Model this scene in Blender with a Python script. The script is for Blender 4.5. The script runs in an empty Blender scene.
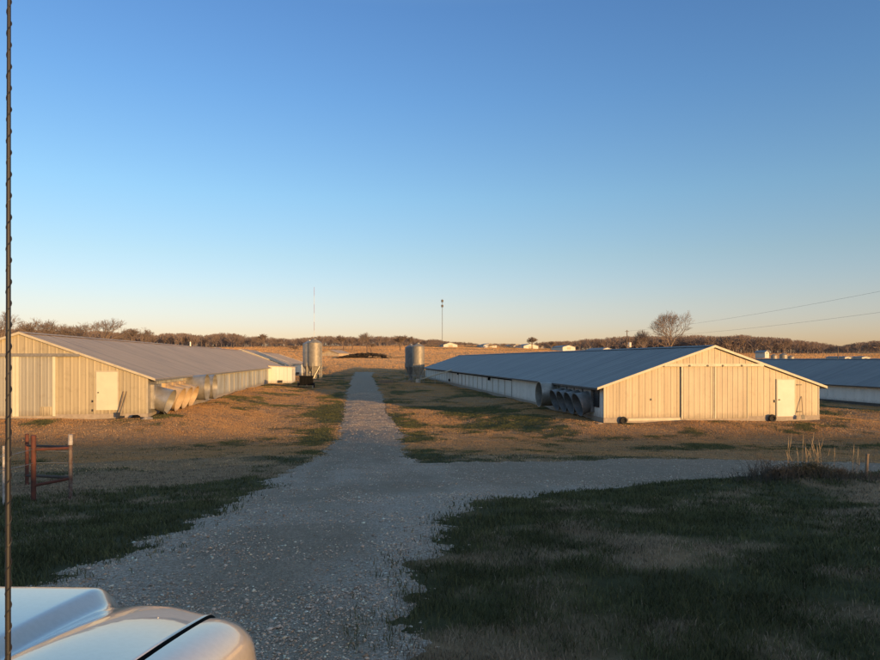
import bpy, math, random
import numpy as np
from mathutils import Vector

random.seed(7)
RNG = np.random.default_rng(11)
SC = bpy.context.scene
COL = SC.collection
R = math.radians
F = 661.0            # focal length in pixels of the 880 wide photograph
HOR = 359.5          # horizon row
TH = math.atan(88 / F)   # the camera looks this far to the right of the lane direction
CT, ST = math.cos(TH), math.sin(TH)

# ------------------------------------------------------------------ helpers
def to_world(cx, d):
    return cx * CT + d * ST, -cx * ST + d * CT
def to_cam(x, y):
    return x * CT - y * ST, x * ST + y * CT
def y_at(x, px):
    """world y at which the line x = const appears at column px"""
    t = (px - 440) / F
    return x * (CT - t * ST) / (ST + t * CT)
def pt(px, d):
    return to_world((px - 440) / F * d, d)

def _hash(ix, iy, s):
    h = (ix.astype(np.int64) * 374761393 + iy.astype(np.int64) * 668265263 + s * 1442695041) & 0xffffffff
    h = ((h ^ (h >> 13)) * 1274126177) & 0xffffffff
    h = h ^ (h >> 16)
    return (h & 0xffffff) / float(0xffffff)
def vnoise(x, y, s=0):
    x = np.asarray(x, float); y = np.asarray(y, float)
    ix = np.floor(x); iy = np.floor(y); fx = x - ix; fy = y - iy
    fx = fx * fx * (3 - 2 * fx); fy = fy * fy * (3 - 2 * fy)
    a = _hash(ix, iy, s); b = _hash(ix + 1, iy, s); c = _hash(ix, iy + 1, s); e = _hash(ix + 1, iy + 1, s)
    return (a * (1 - fx) + b * fx) * (1 - fy) + (c * (1 - fx) + e * fx) * fy
def fbm(x, y, sc, oct=4, s=0):
    v = 0; a = 1; t = 0
    for i in range(oct):
        v = v + a * vnoise(x / sc * 2 ** i + 17.3 * i, y / sc * 2 ** i - 9.1 * i, s + i); t += a; a *= .5
    return v / t          # 0..1
def sstep(a, b, x):
    t = np.clip((x - a) / (b - a), 0, 1)
    return t * t * (3 - 2 * t)

# ------------------------------------------------------------------ terrain
PD = np.array([-400, -200, -90, -52, -30, -12, 0, 4, 6, 9, 13, 19, 26, 32, 40, 50, 60, 80, 100, 124, 150, 190], float)
PZ = np.array([-8, -3, 2.2, 4.38, 1.0, -1.6, -1.84, -1.9, -1.93, -2.22, -2.65, -3.2, -3.62, -3.92, -4.08, -3.86, -3.58, -3.38, -3.15, -2.8, -2.25, -1.45], float)
CPX = np.array([-400, 0, 200, 300, 450, 520, 570, 620, 700, 800, 880, 1300], float)
CROW = np.array([347, 345, 347, 346, 345.3, 346.3, 349, 352, 353.5, 353.2, 352.5, 351], float)
PADS = [  # x0, x1, y0, y1, z, margin
    (-24.4, -11.2, 38.0, 170, -3.2, 3.5),
    (14.3, 27.9, 36.0, 132, -3.6, 3.2),
    (45.5, 60, 30, 150, -4.1, 5.0),
]
def height(x, y, fine=True):
    x = np.asarray(x, float); y = np.asarray(y, float)
    cx, d = to_cam(x, y)
    near = np.interp(d, PD, PZ)
    for k in (1.5, -1.5, 3, -3):
        near = near + np.interp(d + k * np.clip(np.abs(d) / 20, .5, 4), PD, PZ)
    near /= 5
    dd = np.maximum(d, 1)
    px = 440 + F * cx / dd
    zc = (HOR - np.interp(px, CPX, CROW)) / F * 650
    s = np.clip((d - 190) / 460, 0, 1)
    far = -1.45 + (zc + 1.45) * s ** 1.05
    far = np.where(d > 650, zc - (d - 650) * .02, far)
    far = far + (fbm(x, y, 90, 3, 5) - .5) * 1.8 * sstep(190, 300, d)
    z = np.where(d > 190, far, near)
    # ground falls a little towards the left fence and the far right
    z = z - .12 * sstep(3, 9, -cx) * sstep(40, 12, d) * sstep(0, 6, d)
    # sides sit lower or higher than the lane
    for (x0, x1, y0, y1, pz, m) in PADS:
        dx = np.maximum(np.maximum(x0 - x, x - x1), 0); dy = np.maximum(np.maximum(y0 - y, y - y1), 0)
        q = np.hypot(dx, dy)
        w = 1 - sstep(0.6, m + 3.0, q)
        z = z * (1 - w) + pz * w
    # rough bank on the right with the weeds
    mx, my = pt(800, 14.6)
    z = z + .22 * np.exp(-(((x - mx) / 3.2) ** 2 + ((y - my) / 1.3) ** 2))
    # shallow ditch right of the lane
    if fine:
        amp = sstep(2, 6, np.hypot(x, y)) * (1 - sstep(300, 900, d))
        z = z + amp * ((fbm(x, y, 5.0, 3, 21) - .5) * (.20 + .16*sstep(28, 40, d)) + (fbm(x, y, .8, 3, 31) - .5) * .085)
        z = z + (fbm(x, y, 13, 3, 41) - .5) * .9 * sstep(-25, -45, d)
    return z

def row_to_ground(px, row):
    """follow the sight line of a pixel until it meets the smooth terrain (used once, to plan the road)"""
    lo = 1.0; d = lo
    while d < 900:
        x, y = pt(px, d)
        zr = (HOR - row) / F * d
        if zr <= float(height(x, y, False)): return x, y
        d *= 1.004
    return pt(px, 900)

# road outline on the ground
edge_left = [(75, 580), (130, 550), (195, 518), (240, 498), (298, 470), (325, 452), (338, 440), (343, 427), (345, 411), (346.5, 402), (347.5, 392), (350, 383), (354, 375)]
edge_right = [(371, 375), (376, 383), (379, 392), (383, 402), (387, 411), (396, 427), (403, 440), (408, 452), (414, 464)]
side_top = [(440, 463.5), (500, 461.5), (600, 459), (700, 459.5), (800, 461), (880, 463)]
side_bot = [(880, 473), (760, 476), (660, 481), (540, 493), (470, 509), (442, 530), (434, 560), (438, 600), (450, 659)]
poly = [row_to_ground(*p) for p in edge_left] 
fx0, fy0 = poly[-1]
poly += [(fx0 + .4, fy0 + 14), (fx0 + 4.2, fy0 + 14)]
poly += [row_to_ground(*p) for p in edge_right + side_top]
a = poly[-1]
poly += [(a[0] + 30, a[1] - 3), (a[0] + 60, a[1] - 10), (a[0] + 60, a[1] - 14), (a[0] + 30, a[1] - 7)]
poly += [row_to_ground(*p) for p in side_bot]
poly += [to_world(.1, 0), to_world(.6, -30), to_world(-3.6, -30), to_world(-3.9, 0), to_world(-3.9, 2.5)]
POLY = np.array(poly)
def sdist(x, y):
    """signed distance to the road outline, negative inside"""
    x = np.asarray(x, float); y = np.asarray(y, float)
    best = np.full(x.shape, 1e9); inside = np.zeros(x.shape, bool)
    n = len(POLY)
    for i in range(n):
        x0, y0 = POLY[i]; x1, y1 = POLY[(i + 1) % n]
        ex, ey = x1 - x0, y1 - y0
        t = np.clip(((x - x0) * ex + (y - y0) * ey) / (ex * ex + ey * ey + 1e-9), 0, 1)
        best = np.minimum(best, np.hypot(x - x0 - t * ex, y - y0 - t * ey))
        c = ((y0 > y) != (y1 > y))
        with np.errstate(divide='ignore', invalid='ignore'):
            xi = x0 + (y - y0) * ex / (ey if abs(ey) > 1e-9 else 1e-9)
        inside ^= c & (x < xi)
    return np.where(inside, -best, best)
def road_off(x, y, sd):
    nz = (fbm(x, y, 1.6, 4, 77) - .5) * 1.0 + (fbm(x, y, .22, 3, 78) - .5) * .75
    return np.clip(.06 * (-sd + nz), -.06, .05)

def greenness(x, y):
    """0 = dead tan grass, 1 = green"""
    cx, d = to_cam(x, y)
    n = fbm(x, y, 2.6, 4, 51)
    n2 = fbm(x, y, 9, 3, 55)
    sd = sdist(x, y)
    dd = np.maximum(d, 1); px = 440 + F * cx / dd
    bias = .06 * sstep(0, 1, np.clip((px - 430) / 60, 0, 1)) * sstep(24, 15, d)       # right foreground
    bias = bias - .55 * np.exp(-((px - 510) / 120) ** 2) * sstep(7.6, 5.2, d)
    bias = bias + .62 * np.exp(-((sd - .8) / 1.1) ** 2) * sstep(9, 14, d) * sstep(120, 60, d) * np.where(x < 1.2, 1.5, .85)
    bias = bias + .16 * sstep(11.5, 8, d) * sstep(-1, -4, cx)
    bias = bias + .22 * sstep(27, 24, np.abs(x)) * np.exp(-((d - 27) / 4) ** 2) * (x > 3)
    bias = bias - .12 * sstep(14, 20, d)
    bias = bias - .4 * sstep(60, 160, d)
    bias = bias + .42 * sstep(58, 68, d) * sstep(150, 115, d) * sstep(-9, -5, x) * sstep(15, 13, x)
    bias = bias + .22 * sstep(5, 10, x) * sstep(24, 26, d) * sstep(37, 34, d)
    n3 = fbm(x, y, .55, 3, 57)
    g = (n - .5) * 3.4 + (n2 - .5) * 2.0 + (n3 - .5) * 1.5 + .22 + bias
    return np.clip(g, 0, 1)

# ------------------------------------------------------------------ mesh builders
def np_mesh(name, V, Fc, mat=None, parent=None, smooth=False, attrs=None, mats=None, midx=None):
    """V (n,3); Fc = list/array of equal length faces, or list of arrays"""
    me = bpy.data.meshes.new(name)
    V = np.asarray(V, np.float32)
    if isinstance(Fc, np.ndarray): Fc = [Fc]
    tot = []; starts = []; n = 0
    for A in Fc:
        A = np.asarray(A, np.int32)
        if A.size == 0: continue
        k = A.shape[1]
        tot.append(A.ravel()); starts.append(n + np.arange(len(A)) * k); n += A.size
    tot = np.concatenate(tot); starts = np.concatenate(starts)
    me.vertices.add(len(V)); me.vertices.foreach_set('co', V.ravel())
    me.loops.add(len(tot)); me.loops.foreach_set('vertex_index', tot)
    me.polygons.add(len(starts)); me.polygons.foreach_set('loop_start', starts.astype(np.int32))
    me.update(calc_edges=True); me.validate()
    if smooth: me.polygons.foreach_set('use_smooth', np.ones(len(me.polygons), bool))
    if attrs:
        for k, a in attrs.items():
            a = np.asarray(a, np.float32)
            if a.ndim == 1:
                at = me.attributes.new(k, 'FLOAT', 'POINT'); at.data.foreach_set('value', a)
            else:
                at = me.attributes.new(k, 'FLOAT_COLOR', 'POINT'); at.data.foreach_set('color', a.ravel())
    ob = bpy.data.objects.new(name, me); COL.objects.link(ob)
    if mat: me.materials.append(mat)
    if parent: ob.parent = parent
    return ob

class MB:
    """collects simple shapes into one mesh"""
    def __init__(s): s.v = []; s.f = []
    def add(s, vs, fs):
        n = len(s.v); s.v += [tuple(p) for p in vs]; s.f += [tuple(i + n for i in f) for f in fs]; return s
    def box(s, x0, x1, y0, y1, z0, z1):
        return s.add([(x0,y0,z0),(x1,y0,z0),(x1,y1,z0),(x0,y1,z0),(x0,y0,z1),(x1,y0,z1),(x1,y1,z1),(x0,y1,z1)],
              [(0,3,2,1),(4,5,6,7),(0,1,5,4),(1,2,6,5),(2,3,7,6),(3,0,4,7)])
    def bar(s, a, b, w, h=None):
        """rectangular bar from a to b"""
        h = h or w; a = Vector(a); b = Vector(b); t = (b - a).normalized()
        up = Vector((0,0,1)) if abs(t.z) < .9 else Vector((0,1,0))
        u = t.cross(up).normalized() * w / 2; v = u.cross(t).normalized() * h / 2
        vs = [a-u-v, a+u-v, a+u+v, a-u+v, b-u-v, b+u-v, b+u+v, b-u+v]
        return s.add(vs, [(0,1,2,3),(7,6,5,4),(0,4,5,1),(1,5,6,2),(2,6,7,3),(3,7,4,0)])
    def tube(s, pts, rad, n=8, cap=True, closed=False):
        pts = [Vector(p) for p in pts]
        rs = rad if isinstance(rad, (list, tuple)) else [rad] * len(pts)
        vs = []; fs = []; prev = None
        for i, p in enumerate(pts):
            t = (pts[min(i+1, len(pts)-1)] - pts[max(i-1, 0)])
            t = t.normalized() if t.length > 1e-9 else Vector((0,0,1))
            if prev is None:
                up = Vector((0,0,1)) if abs(t.z) < .9 else Vector((0,1,0))
                u = t.cross(up).normalized()
            else:
                u = (prev - t * prev.dot(t)).normalized()
            prev = u; v = t.cross(u)
            for k in range(n):
                a = 2*math.pi*k/n; vs.append(p + (u*math.cos(a) + v*math.sin(a)) * rs[i])
        for i in range(len(pts)-1):
            for k in range(n):
                fs.append((i*n+k, i*n+(k+1)%n, (i+1)*n+(k+1)%n, (i+1)*n+k))
        if cap:
            fs.append(tuple(range(n))[::-1]); fs.append(tuple((len(pts)-1)*n+k for k in range(n)))
        return s.add(vs, fs)
    def lathe(s, prof, n=24, org=(0,0,0), axis=Vector((0,0,1)), cap=False):
        """prof: list of (r, h) along axis"""
        axis = Vector(axis).normalized(); org = Vector(org)
        up = Vector((0,1,0)) if abs(axis.z) > .9 else Vector((0,0,1))
        u = axis.cross(up).normalized(); v = axis.cross(u)
        vs = []; fs = []
        for r, h in prof:
            for k in range(n):
                a = 2*math.pi*k/n; vs.append(org + axis*h + (u*math.cos(a)+v*math.sin(a))*r)
        for i in range(len(prof)-1):
            for k in range(n): fs.append((i*n+k, i*n+(k+1)%n, (i+1)*n+(k+1)%n, (i+1)*n+k))
        if cap:
            fs.append(tuple(range(n))); fs.append(tuple((len(prof)-1)*n+k for k in range(n)))
        return s.add(vs, fs)
    def build(s, name, mat, parent=None, smooth=False, label=None):
        me = bpy.data.meshes.new(name); me.from_pydata(s.v, [], s.f); me.update()
        if smooth:
            me.polygons.foreach_set('use_smooth', [True]*len(me.polygons))
            try: me.set_sharp_from_angle(angle=R(38))
            except Exception: pass
        me.materials.append(mat)
        o = bpy.data.objects.new(name, me); COL.objects.link(o)
        if parent: o.parent = parent
        if label: o['label'] = label
        return o

def tag(o, label=None, cat=None, group=None, kind=None):
    if label: o['label'] = label
    if cat: o['category'] = cat
    if group: o['group'] = group
    if kind: o['kind'] = kind
    return o
def empty(name, loc, rz=0, label=None, cat=None, group=None):
    o = bpy.data.objects.new(name, None); COL.objects.link(o); o.location = loc; o.rotation_euler = (0,0,rz)
    o.empty_display_size = .3
    return tag(o, label, cat, group)
def copy_tree(o, parent=None):
    c = o.copy(); COL.objects.link(c)
    if parent: c.parent = parent
    for ch in list(o.children): copy_tree(ch, c)
    return c

# ------------------------------------------------------------------ materials
def mat_new(name):
    m = bpy.data.materials.new(name); m.use_nodes = True
    nt = m.node_tree; b = nt.nodes['Principled BSDF']
    return m, nt, b
def nd(nt, t, **kw):
    n = nt.nodes.new(t)
    for k, v in kw.items(): setattr(n, k, v)
    return n
def ramp(nt, stops):
    r = nd(nt, 'ShaderNodeValToRGB'); e = r.color_ramp.elements
    while len(e) < len(stops): e.new(.5)
    for i, (p, c) in enumerate(stops):
        e[i].position = p; e[i].color = (*c, 1) if len(c) == 3 else c
    return r
def noise(nt, vec, scale, detail=4, rough=.55):
    n = nd(nt, 'ShaderNodeTexNoise'); n.inputs['Scale'].default_value = scale
    n.inputs['Detail'].default_value = detail; n.inputs['Roughness'].default_value = rough
    if vec is not None: nt.links.new(vec, n.inputs['Vector'])
    return n
def coords(nt, scale=(1,1,1), kind='Object'):
    tc = nd(nt, 'ShaderNodeTexCoord'); mp = nd(nt, 'ShaderNodeMapping'); mp.inputs['Scale'].default_value = scale
    nt.links.new(tc.outputs[kind], mp.inputs['Vector']); return mp.outputs['Vector']
def mix(nt, fac, a, b, mode='MIX'):
    m = nd(nt, 'ShaderNodeMix', data_type='RGBA', blend_type=mode)
    for sock, v in ((m.inputs[0], fac), (m.inputs[6], a), (m.inputs[7], b)):
        if isinstance(v, bpy.types.NodeSocket): nt.links.new(v, sock)
        elif isinstance(v, (int, float)): sock.default_value = v
        else: sock.default_value = (*v, 1)
    return m.outputs[2]
def bump(nt, b, h, strength, dist):
    bp = nd(nt, 'ShaderNodeBump'); bp.inputs['Strength'].default_value = strength; bp.inputs['Distance'].default_value = dist
    nt.links.new(h, bp.inputs['Height']); nt.links.new(bp.outputs[0], b.inputs['Normal']); return bp

def siding(name, c1, c2, rust=.25, rough=.55, dirt=(.16,.11,.07), metallic=0.0, streak=(1.6,1.6,.12)):
    m, nt, b = mat_new(name)
    v = coords(nt, streak); v2 = coords(nt)
    n1 = noise(nt, v, 1.0, 6, .6); n2 = noise(nt, v2, 2.3, 6, .65)
    r1 = ramp(nt, [(.33, c1), (.68, c2)]); nt.links.new(n1.outputs[0], r1.inputs[0])
    r2 = ramp(nt, [(.55, (0,0,0)), (.8, (rust,)*3)]); nt.links.new(n2.outputs[0], r2.inputs[0])
    c = mix(nt, r2.outputs[0], r1.outputs[0], dirt)
    # splashed soil low on the wall
    sx = nd(nt, 'ShaderNodeSeparateXYZ'); nt.links.new(v2, sx.inputs[0])
    n3 = noise(nt, v2, 4, 4, .6)
    ma = nd(nt, 'ShaderNodeMath', operation='MULTIPLY_ADD'); nt.links.new(n3.outputs[0], ma.inputs[0]); ma.inputs[1].default_value = .5
    ma2 = nd(nt, 'ShaderNodeMath', operation='SUBTRACT'); nt.links.new(sx.outputs[2], ma.inputs[2])
    mr = nd(nt, 'ShaderNodeMapRange'); mr.inputs['From Min'].default_value = .75; mr.inputs['From Max'].default_value = .25
    mr.inputs['To Max'].default_value = .6; nt.links.new(ma.outputs[0], mr.inputs['Value'])
    c = mix(nt, mr.outputs[0], c, dirt)
    nt.links.new(c, b.inputs['Base Color'])
    b.inputs['Roughness'].default_value = rough; b.inputs['Metallic'].default_value = metallic
    n4 = noise(nt, v2, 1.1, 3, .5); bump(nt, b, n4.outputs[0], .5, .03)
    return m
def plain(name, c1, c2=None, rough=.6, metallic=0, scale=6, bumpd=.004, spec=None):
    m, nt, b = mat_new(name)
    c2 = c2 or tuple(q*.7 for q in c1)
    v = coords(nt); n = noise(nt, v, scale, 6, .6)
    r_ = ramp(nt, [(.35, c1), (.7, c2)]); nt.links.new(n.outputs[0], r_.inputs[0])
    nt.links.new(r_.outputs[0], b.inputs['Base Color'])
    b.inputs['Roughness'].default_value = rough; b.inputs['Metallic'].default_value = metallic
    if spec is not None: b.inputs['Specular IOR Level'].default_value = spec
    if bumpd: bump(nt, b, n.outputs[0], .5, bumpd)
    return m

M = {}
M['gable_cream'] = siding('gable_cream', (.60,.475,.31), (.43,.335,.215), .35)
M['gable_old'] = siding('gable_old', (.50,.41,.26), (.35,.29,.19), .45)
M['door_leaf'] = siding('door_leaf', (.57,.46,.31), (.44,.35,.235), .2, streak=(.8,.8,.3))
M['door_leaf_old'] = siding('door_leaf_old', (.40,.37,.30), (.32,.29,.23), .3)
M['galv_wall'] = siding('galv_wall', (.50,.50,.47), (.30,.29,.26), .45, .5, metallic=.1, streak=(1.4,1.4,.25))
M['side_pale'] = siding('side_pale', (.88,.83,.74), (.78,.73,.64), .3, .6)
M['white_metal'] = siding('white_metal', (.78,.74,.62), (.68,.64,.54), .1, .5)
M['door_paint'] = plain('door_paint', (.68,.65,.47), (.63,.59,.43), .45, 0, 2, .002)
M['door_white'] = plain('door_white', (.60,.56,.47), (.53,.49,.41), .45, 0, 2, .002)
M['trim'] = plain('trim', (.57,.49,.35), (.46,.39,.28), .5, 0, 3, .003)
M['trim_dark'] = plain('trim_dark', (.10,.085,.07), (.06,.05,.04), .7)
M['rail'] = plain('rail', (.32,.29,.25), (.22,.2,.17), .5, .3)
M['concrete'] = plain('concrete', (.42,.34,.26), (.30,.24,.18), .9, 0, 5, .01)
M['galv'] = plain('galv', (.48,.44,.38), (.32,.29,.25), .42, .55, 3, .006)
M['galv_dull'] = plain('galv_dull', (.36,.315,.245), (.25,.215,.165), .55, .3, 3, .006)
M['cone_dark'] = plain('cone_dark', (.26,.25,.24), (.17,.16,.155), .5, .3, 3, .006)
M['cone_pale'] = plain('cone_pale', (.58,.42,.25), (.42,.29,.17), .55, 0, 2.5, .006)
M['black'] = plain('black', (.008,.008,.008), (.014,.013,.012), .8, spec=.05)
M['dark_metal'] = plain('dark_metal', (.04,.04,.045), (.07,.065,.06), .5, .5)
M['rubber'] = plain('rubber', (.018,.017,.016), (.04,.036,.03), .85)
M['rust_pipe'] = plain('rust_pipe', (.15,.045,.028), (.07,.03,.02), .8, 0, 9, .004)
M['rust_dark'] = plain('rust_dark', (.08,.04,.028), (.045,.028,.022), .85, 0, 9, .004)
M['flaky_white'] = plain('flaky_white', (.62,.58,.52), (.13,.07,.05), .8, 0, 7, .004)
M['rust_flake'] = plain('rust_flake', (.10,.05,.036), (.22,.18,.15), .85, 0, 11, .004)
M['wood_pole'] = plain('wood_pole', (.17,.12,.085), (.10,.07,.05), .85, 0, 4, .006)
M['old_wood'] = plain('old_wood', (.28,.20,.13), (.17,.12,.08), .9, 0, 4, .006)
M['wire'] = plain('wire', (.30,.29,.28), (.2,.19,.18), .4, .6, 6, 0)
M['cable'] = plain('cable', (.10,.10,.11), (.08,.08,.09), .6, 0, 1, 0)
M['bark'] = plain('bark', (.17,.125,.10), (.11,.08,.062), .95, 0, 3, .01)
M['twig'] = plain('twig', (.29,.215,.165), (.21,.155,.12), .95, 0, .6, 0)
M['twig_red'] = plain('twig_red', (.29,.215,.175), (.20,.145,.118), .95, 0, .05, 0)
M['twig_dark'] = plain('twig_dark', (.035,.028,.022), (.055,.04,.03), .95, 0, .6, 0)
M['shed_white'] = plain('shed_white', (.72,.66,.56), (.6,.55,.47), .6, 0, .5, 0)
M['shed_roof'] = plain('shed_roof', (.30,.29,.29), (.24,.23,.23), .6, 0, .5, 0)
M['evergreen'] = plain('evergreen', (.025,.04,.018), (.04,.055,.025), .9, 0, 1, 0)
M['red_paint'] = plain('red_paint', (.35,.05,.03), (.25,.04,.03), .6, 0, 1, 0)
M['mast_grey'] = plain('mast_grey', (.12,.115,.12), (.09,.085,.09), .6, 0, 1, 0)
M['dead_stalk'] = plain('dead_stalk', (.46,.33,.19), (.32,.22,.13), .9, 0, 4, 0)

def roof_material(name, c1, c2, c3):
    m, nt, b = mat_new(name)
    v = coords(nt, (.10, 1.1, .10)); v2 = coords(nt)
    n1 = noise(nt, v, 1.0, 6, .65); n2 = noise(nt, v2, .35, 6, .7); n3 = noise(nt, v2, 5, 4, .6)
    r1 = ramp(nt, [(.34, c1), (.66, c2)]); nt.links.new(n1.outputs[0], r1.inputs[0])
    r2 = ramp(nt, [(.45, (0,0,0)), (.75, (.55,)*3)]); nt.links.new(n2.outputs[0], r2.inputs[0])
    c = mix(nt, r2.outputs[0], r1.outputs[0], c3)
    # sheet laps every few metres across the slope
    w = nd(nt, 'ShaderNodeTexWave', wave_type='BANDS', bands_direction='Y'); w.inputs['Scale'].default_value = .052
    nt.links.new(v2, w.inputs['Vector'])
    r3 = ramp(nt, [(.985, (0,0,0)), (1, (.5,)*3)]); nt.links.new(w.outputs[0], r3.inputs[0])
    c = mix(nt, r3.outputs[0], c, tuple(q*.5 for q in c1))
    nt.links.new(c, b.inputs['Base Color']); b.inputs['Roughness'].default_value = .6; b.inputs['Metallic'].default_value = .12
    bump(nt, b, n3.outputs[0], .3, .01)
    return m
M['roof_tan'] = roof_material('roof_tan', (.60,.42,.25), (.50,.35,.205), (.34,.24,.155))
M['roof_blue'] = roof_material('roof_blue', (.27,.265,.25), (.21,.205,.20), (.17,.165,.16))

def ground_material():
    m, nt, b = mat_new('ground')
    v = coords(nt)
    at = nd(nt, 'ShaderNodeAttribute', attribute_name='green')
    at2 = nd(nt, 'ShaderNodeAttribute', attribute_name='field')
    nA = noise(nt, v, 3.5, 8, .7); nB = noise(nt, v, .5, 6, .65); nC = noise(nt, v, 28, 5, .7)
    tan = ramp(nt, [(.3, (.26,.165,.09)), (.5, (.36,.235,.13)), (.72, (.45,.30,.17))]); nt.links.new(nA.outputs[0], tan.inputs[0])
    dirt = ramp(nt, [(.52, (0,0,0)), (.66, (.6,)*3)]); nt.links.new(nB.outputs[0], dirt.inputs[0])
    c = mix(nt, dirt.outputs[0], tan.outputs[0], (.19,.125,.08))
    grn = ramp(nt, [(.3, (.060,.058,.028)), (.7, (.110,.105,.050))]); nt.links.new(nA.outputs[0], grn.inputs[0])
    ad = nd(nt, 'ShaderNodeMath', operation='MULTIPLY_ADD'); nt.links.new(nC.outputs[0], ad.inputs[0]); ad.inputs[1].default_value = .8
    sb = nd(nt, 'ShaderNodeMath', operation='SUBTRACT'); nt.links.new(at.outputs['Fac'], sb.inputs[0]); sb.inputs[1].default_value = .4
    nt.links.new(sb.outputs[0], ad.inputs[2])
    cl = nd(nt, 'ShaderNodeClamp'); nt.links.new(ad.outputs[0], cl.inputs[0])
    c = mix(nt, cl.outputs[0], c, grn.outputs[0])
    # far pasture: broad dry stripes and greener swales
    vf = coords(nt, (.010, .03, .01)); nF = noise(nt, vf, 1.0, 6, .62)
    fld = ramp(nt, [(.33, (.46,.27,.12)), (.5, (.62,.37,.17)), (.7, (.52,.32,.14))]); nt.links.new(nF.outputs[0], fld.inputs[0])
    c = mix(nt, at2.outputs['Fac'], c, fld.outputs[0])
    nt.links.new(c, b.inputs['Base Color']); b.inputs['Roughness'].default_value = .95
    b.inputs['Specular IOR Level'].default_value = .1
    su = nd(nt, 'ShaderNodeMath', operation='ADD'); nt.links.new(nA.outputs[0], su.inputs[0]); nt.links.new(nC.outputs[0], su.inputs[1])
    bump(nt, b, su.outputs[0], .7, .05)
    return m
M['ground'] = ground_material()

def road_material():
    m, nt, b = mat_new('gravel_road')
    v = coords(nt)
    vo = nd(nt, 'ShaderNodeTexVoronoi'); vo.inputs['Scale'].default_value = 55; nt.links.new(v, vo.inputs['Vector'])
    sh = nd(nt, 'ShaderNodeSeparateColor'); nt.links.new(vo.outputs['Color'], sh.inputs[0])
    st = ramp(nt, [(0, (.36,.285,.215)), (.45, (.56,.44,.345)), (.8, (.70,.57,.455)), (1, (.78,.68,.58))]); nt.links.new(sh.outputs[0], st.inputs[0])
    nB = noise(nt, v, .45, 6, .7); nC = noise(nt, v, 3.2, 6, .7)
    at = nd(nt, 'ShaderNodeAttribute', attribute_name='dirt')
    ad = nd(nt, 'ShaderNodeMath', operation='ADD'); nt.links.new(nB.outputs[0], ad.inputs[0]); nt.links.new(at.outputs['Fac'], ad.inputs[1])
    ad2 = nd(nt, 'ShaderNodeMath', operation='MULTIPLY_ADD'); nt.links.new(nC.outputs[0], ad2.inputs[0]); ad2.inputs[1].default_value = .5; nt.links.new(ad.outputs[0], ad2.inputs[2])
    nS = noise(nt, coords(nt, (1.1, .16, 1)), 1.0, 5, .6)
    ad3 = nd(nt, 'ShaderNodeMath', operation='MULTIPLY_ADD'); nt.links.new(nS.outputs[0], ad3.inputs[0]); ad3.inputs[1].default_value = .9; nt.links.new(ad2.outputs[0], ad3.inputs[2])
    sb3 = nd(nt, 'ShaderNodeMath', operation='SUBTRACT'); nt.links.new(ad3.outputs[0], sb3.inputs[0]); sb3.inputs[1].default_value = .53; ad2 = sb3
    dr = ramp(nt, [(.62, (0,0,0)), (1.0, (.85,)*3)]); nt.links.new(ad2.outputs[0], dr.inputs[0])
    dcol = ramp(nt, [(.3, (.36,.275,.19)), (.7, (.50,.385,.28))]); nt.links.new(nC.outputs[0], dcol.inputs[0])
    vary = ramp(nt, [(0, (.72,.72,.72)), (.8, (1,1,1)), (1, (1.25,1.25,1.25))]); nt.links.new(sh.outputs[1], vary.inputs[0])
    c = mix(nt, dr.outputs[0], st.outputs[0], mix(nt, 1.0, dcol.outputs[0], vary.outputs[0], 'MULTIPLY'))
    nt.links.new(c, b.inputs['Base Color']); b.inputs['Roughness'].default_value = .9; b.inputs['Specular IOR Level'].default_value = .2
    iv = nd(nt, 'ShaderNodeMath', operation='MULTIPLY'); nt.links.new(vo.outputs['Distance'], iv.inputs[0]); iv.inputs[1].default_value = -1
    bump(nt, b, iv.outputs[0], 1.0, .035)
    return m
M['road'] = road_material()

def attr_material(name, rough=.9, trans=0.0, tint=1.0):
    m, nt, b = mat_new(name)
    at = nd(nt, 'ShaderNodeAttribute', attribute_name='Col')
    nt.links.new(at.outputs['Color'], b.inputs['Base Color'])
    b.inputs['Roughness'].default_value = rough; b.inputs['Specular IOR Level'].default_value = .15
    if trans:
        t = nd(nt, 'ShaderNodeBsdfTranslucent'); nt.links.new(at.outputs['Color'], t.inputs['Color'])
        mx = nd(nt, 'ShaderNodeMixShader'); mx.inputs[0].default_value = trans
        nt.links.new(b.outputs[0], mx.inputs[1]); nt.links.new(t.outputs[0], mx.inputs[2]); nt.links.new(mx.outputs[0], nt.nodes['Material Output'].inputs['Surface'])
    return m
M['blade'] = attr_material('grass_blades', trans=.15)
M['pasture_blade'] = attr_material('pasture_blades', trans=.33)
M['stone'] = attr_material('gravel_stones', .85)

def car_paint():
    m, nt, b = mat_new('car_paint')
    v = coords(nt); n = noise(nt, v, 60, 3, .6)
    r_ = ramp(nt, [(.4, (.70,.58,.47)), (.6, (.74,.62,.51))]); nt.links.new(n.outputs[0], r_.inputs[0])
    nt.links.new(r_.outputs[0], b.inputs['Base Color'])
    b.inputs['Roughness'].default_value = .32; b.inputs['Metallic'].default_value = .1
    b.inputs['Coat Weight'].default_value = 1; b.inputs['Coat Roughness'].default_value = .015; b.inputs['Coat IOR'].default_value = 1.6
    n2 = noise(nt, v, 3, 2, .5)
    bump(nt, b, n2.outputs[0], .04, .008)
    return m
M['paint'] = car_paint()
def glass_mat():
    m, nt, b = mat_new('window_glass')
    b.inputs['Base Color'].default_value = (.02,.025,.03,1); b.inputs['Roughness'].default_value = .04
    b.inputs['Coat Weight'].default_value = .5
    return m
M['glass'] = glass_mat()
M['lamp_glass'] = plain('lamp_glass', (.7,.7,.7), (.5,.5,.52), .1, .2, 10, 0)
M['chrome'] = plain('chrome', (.6,.6,.6), (.5,.5,.5), .15, 1, 10, 0)

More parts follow.
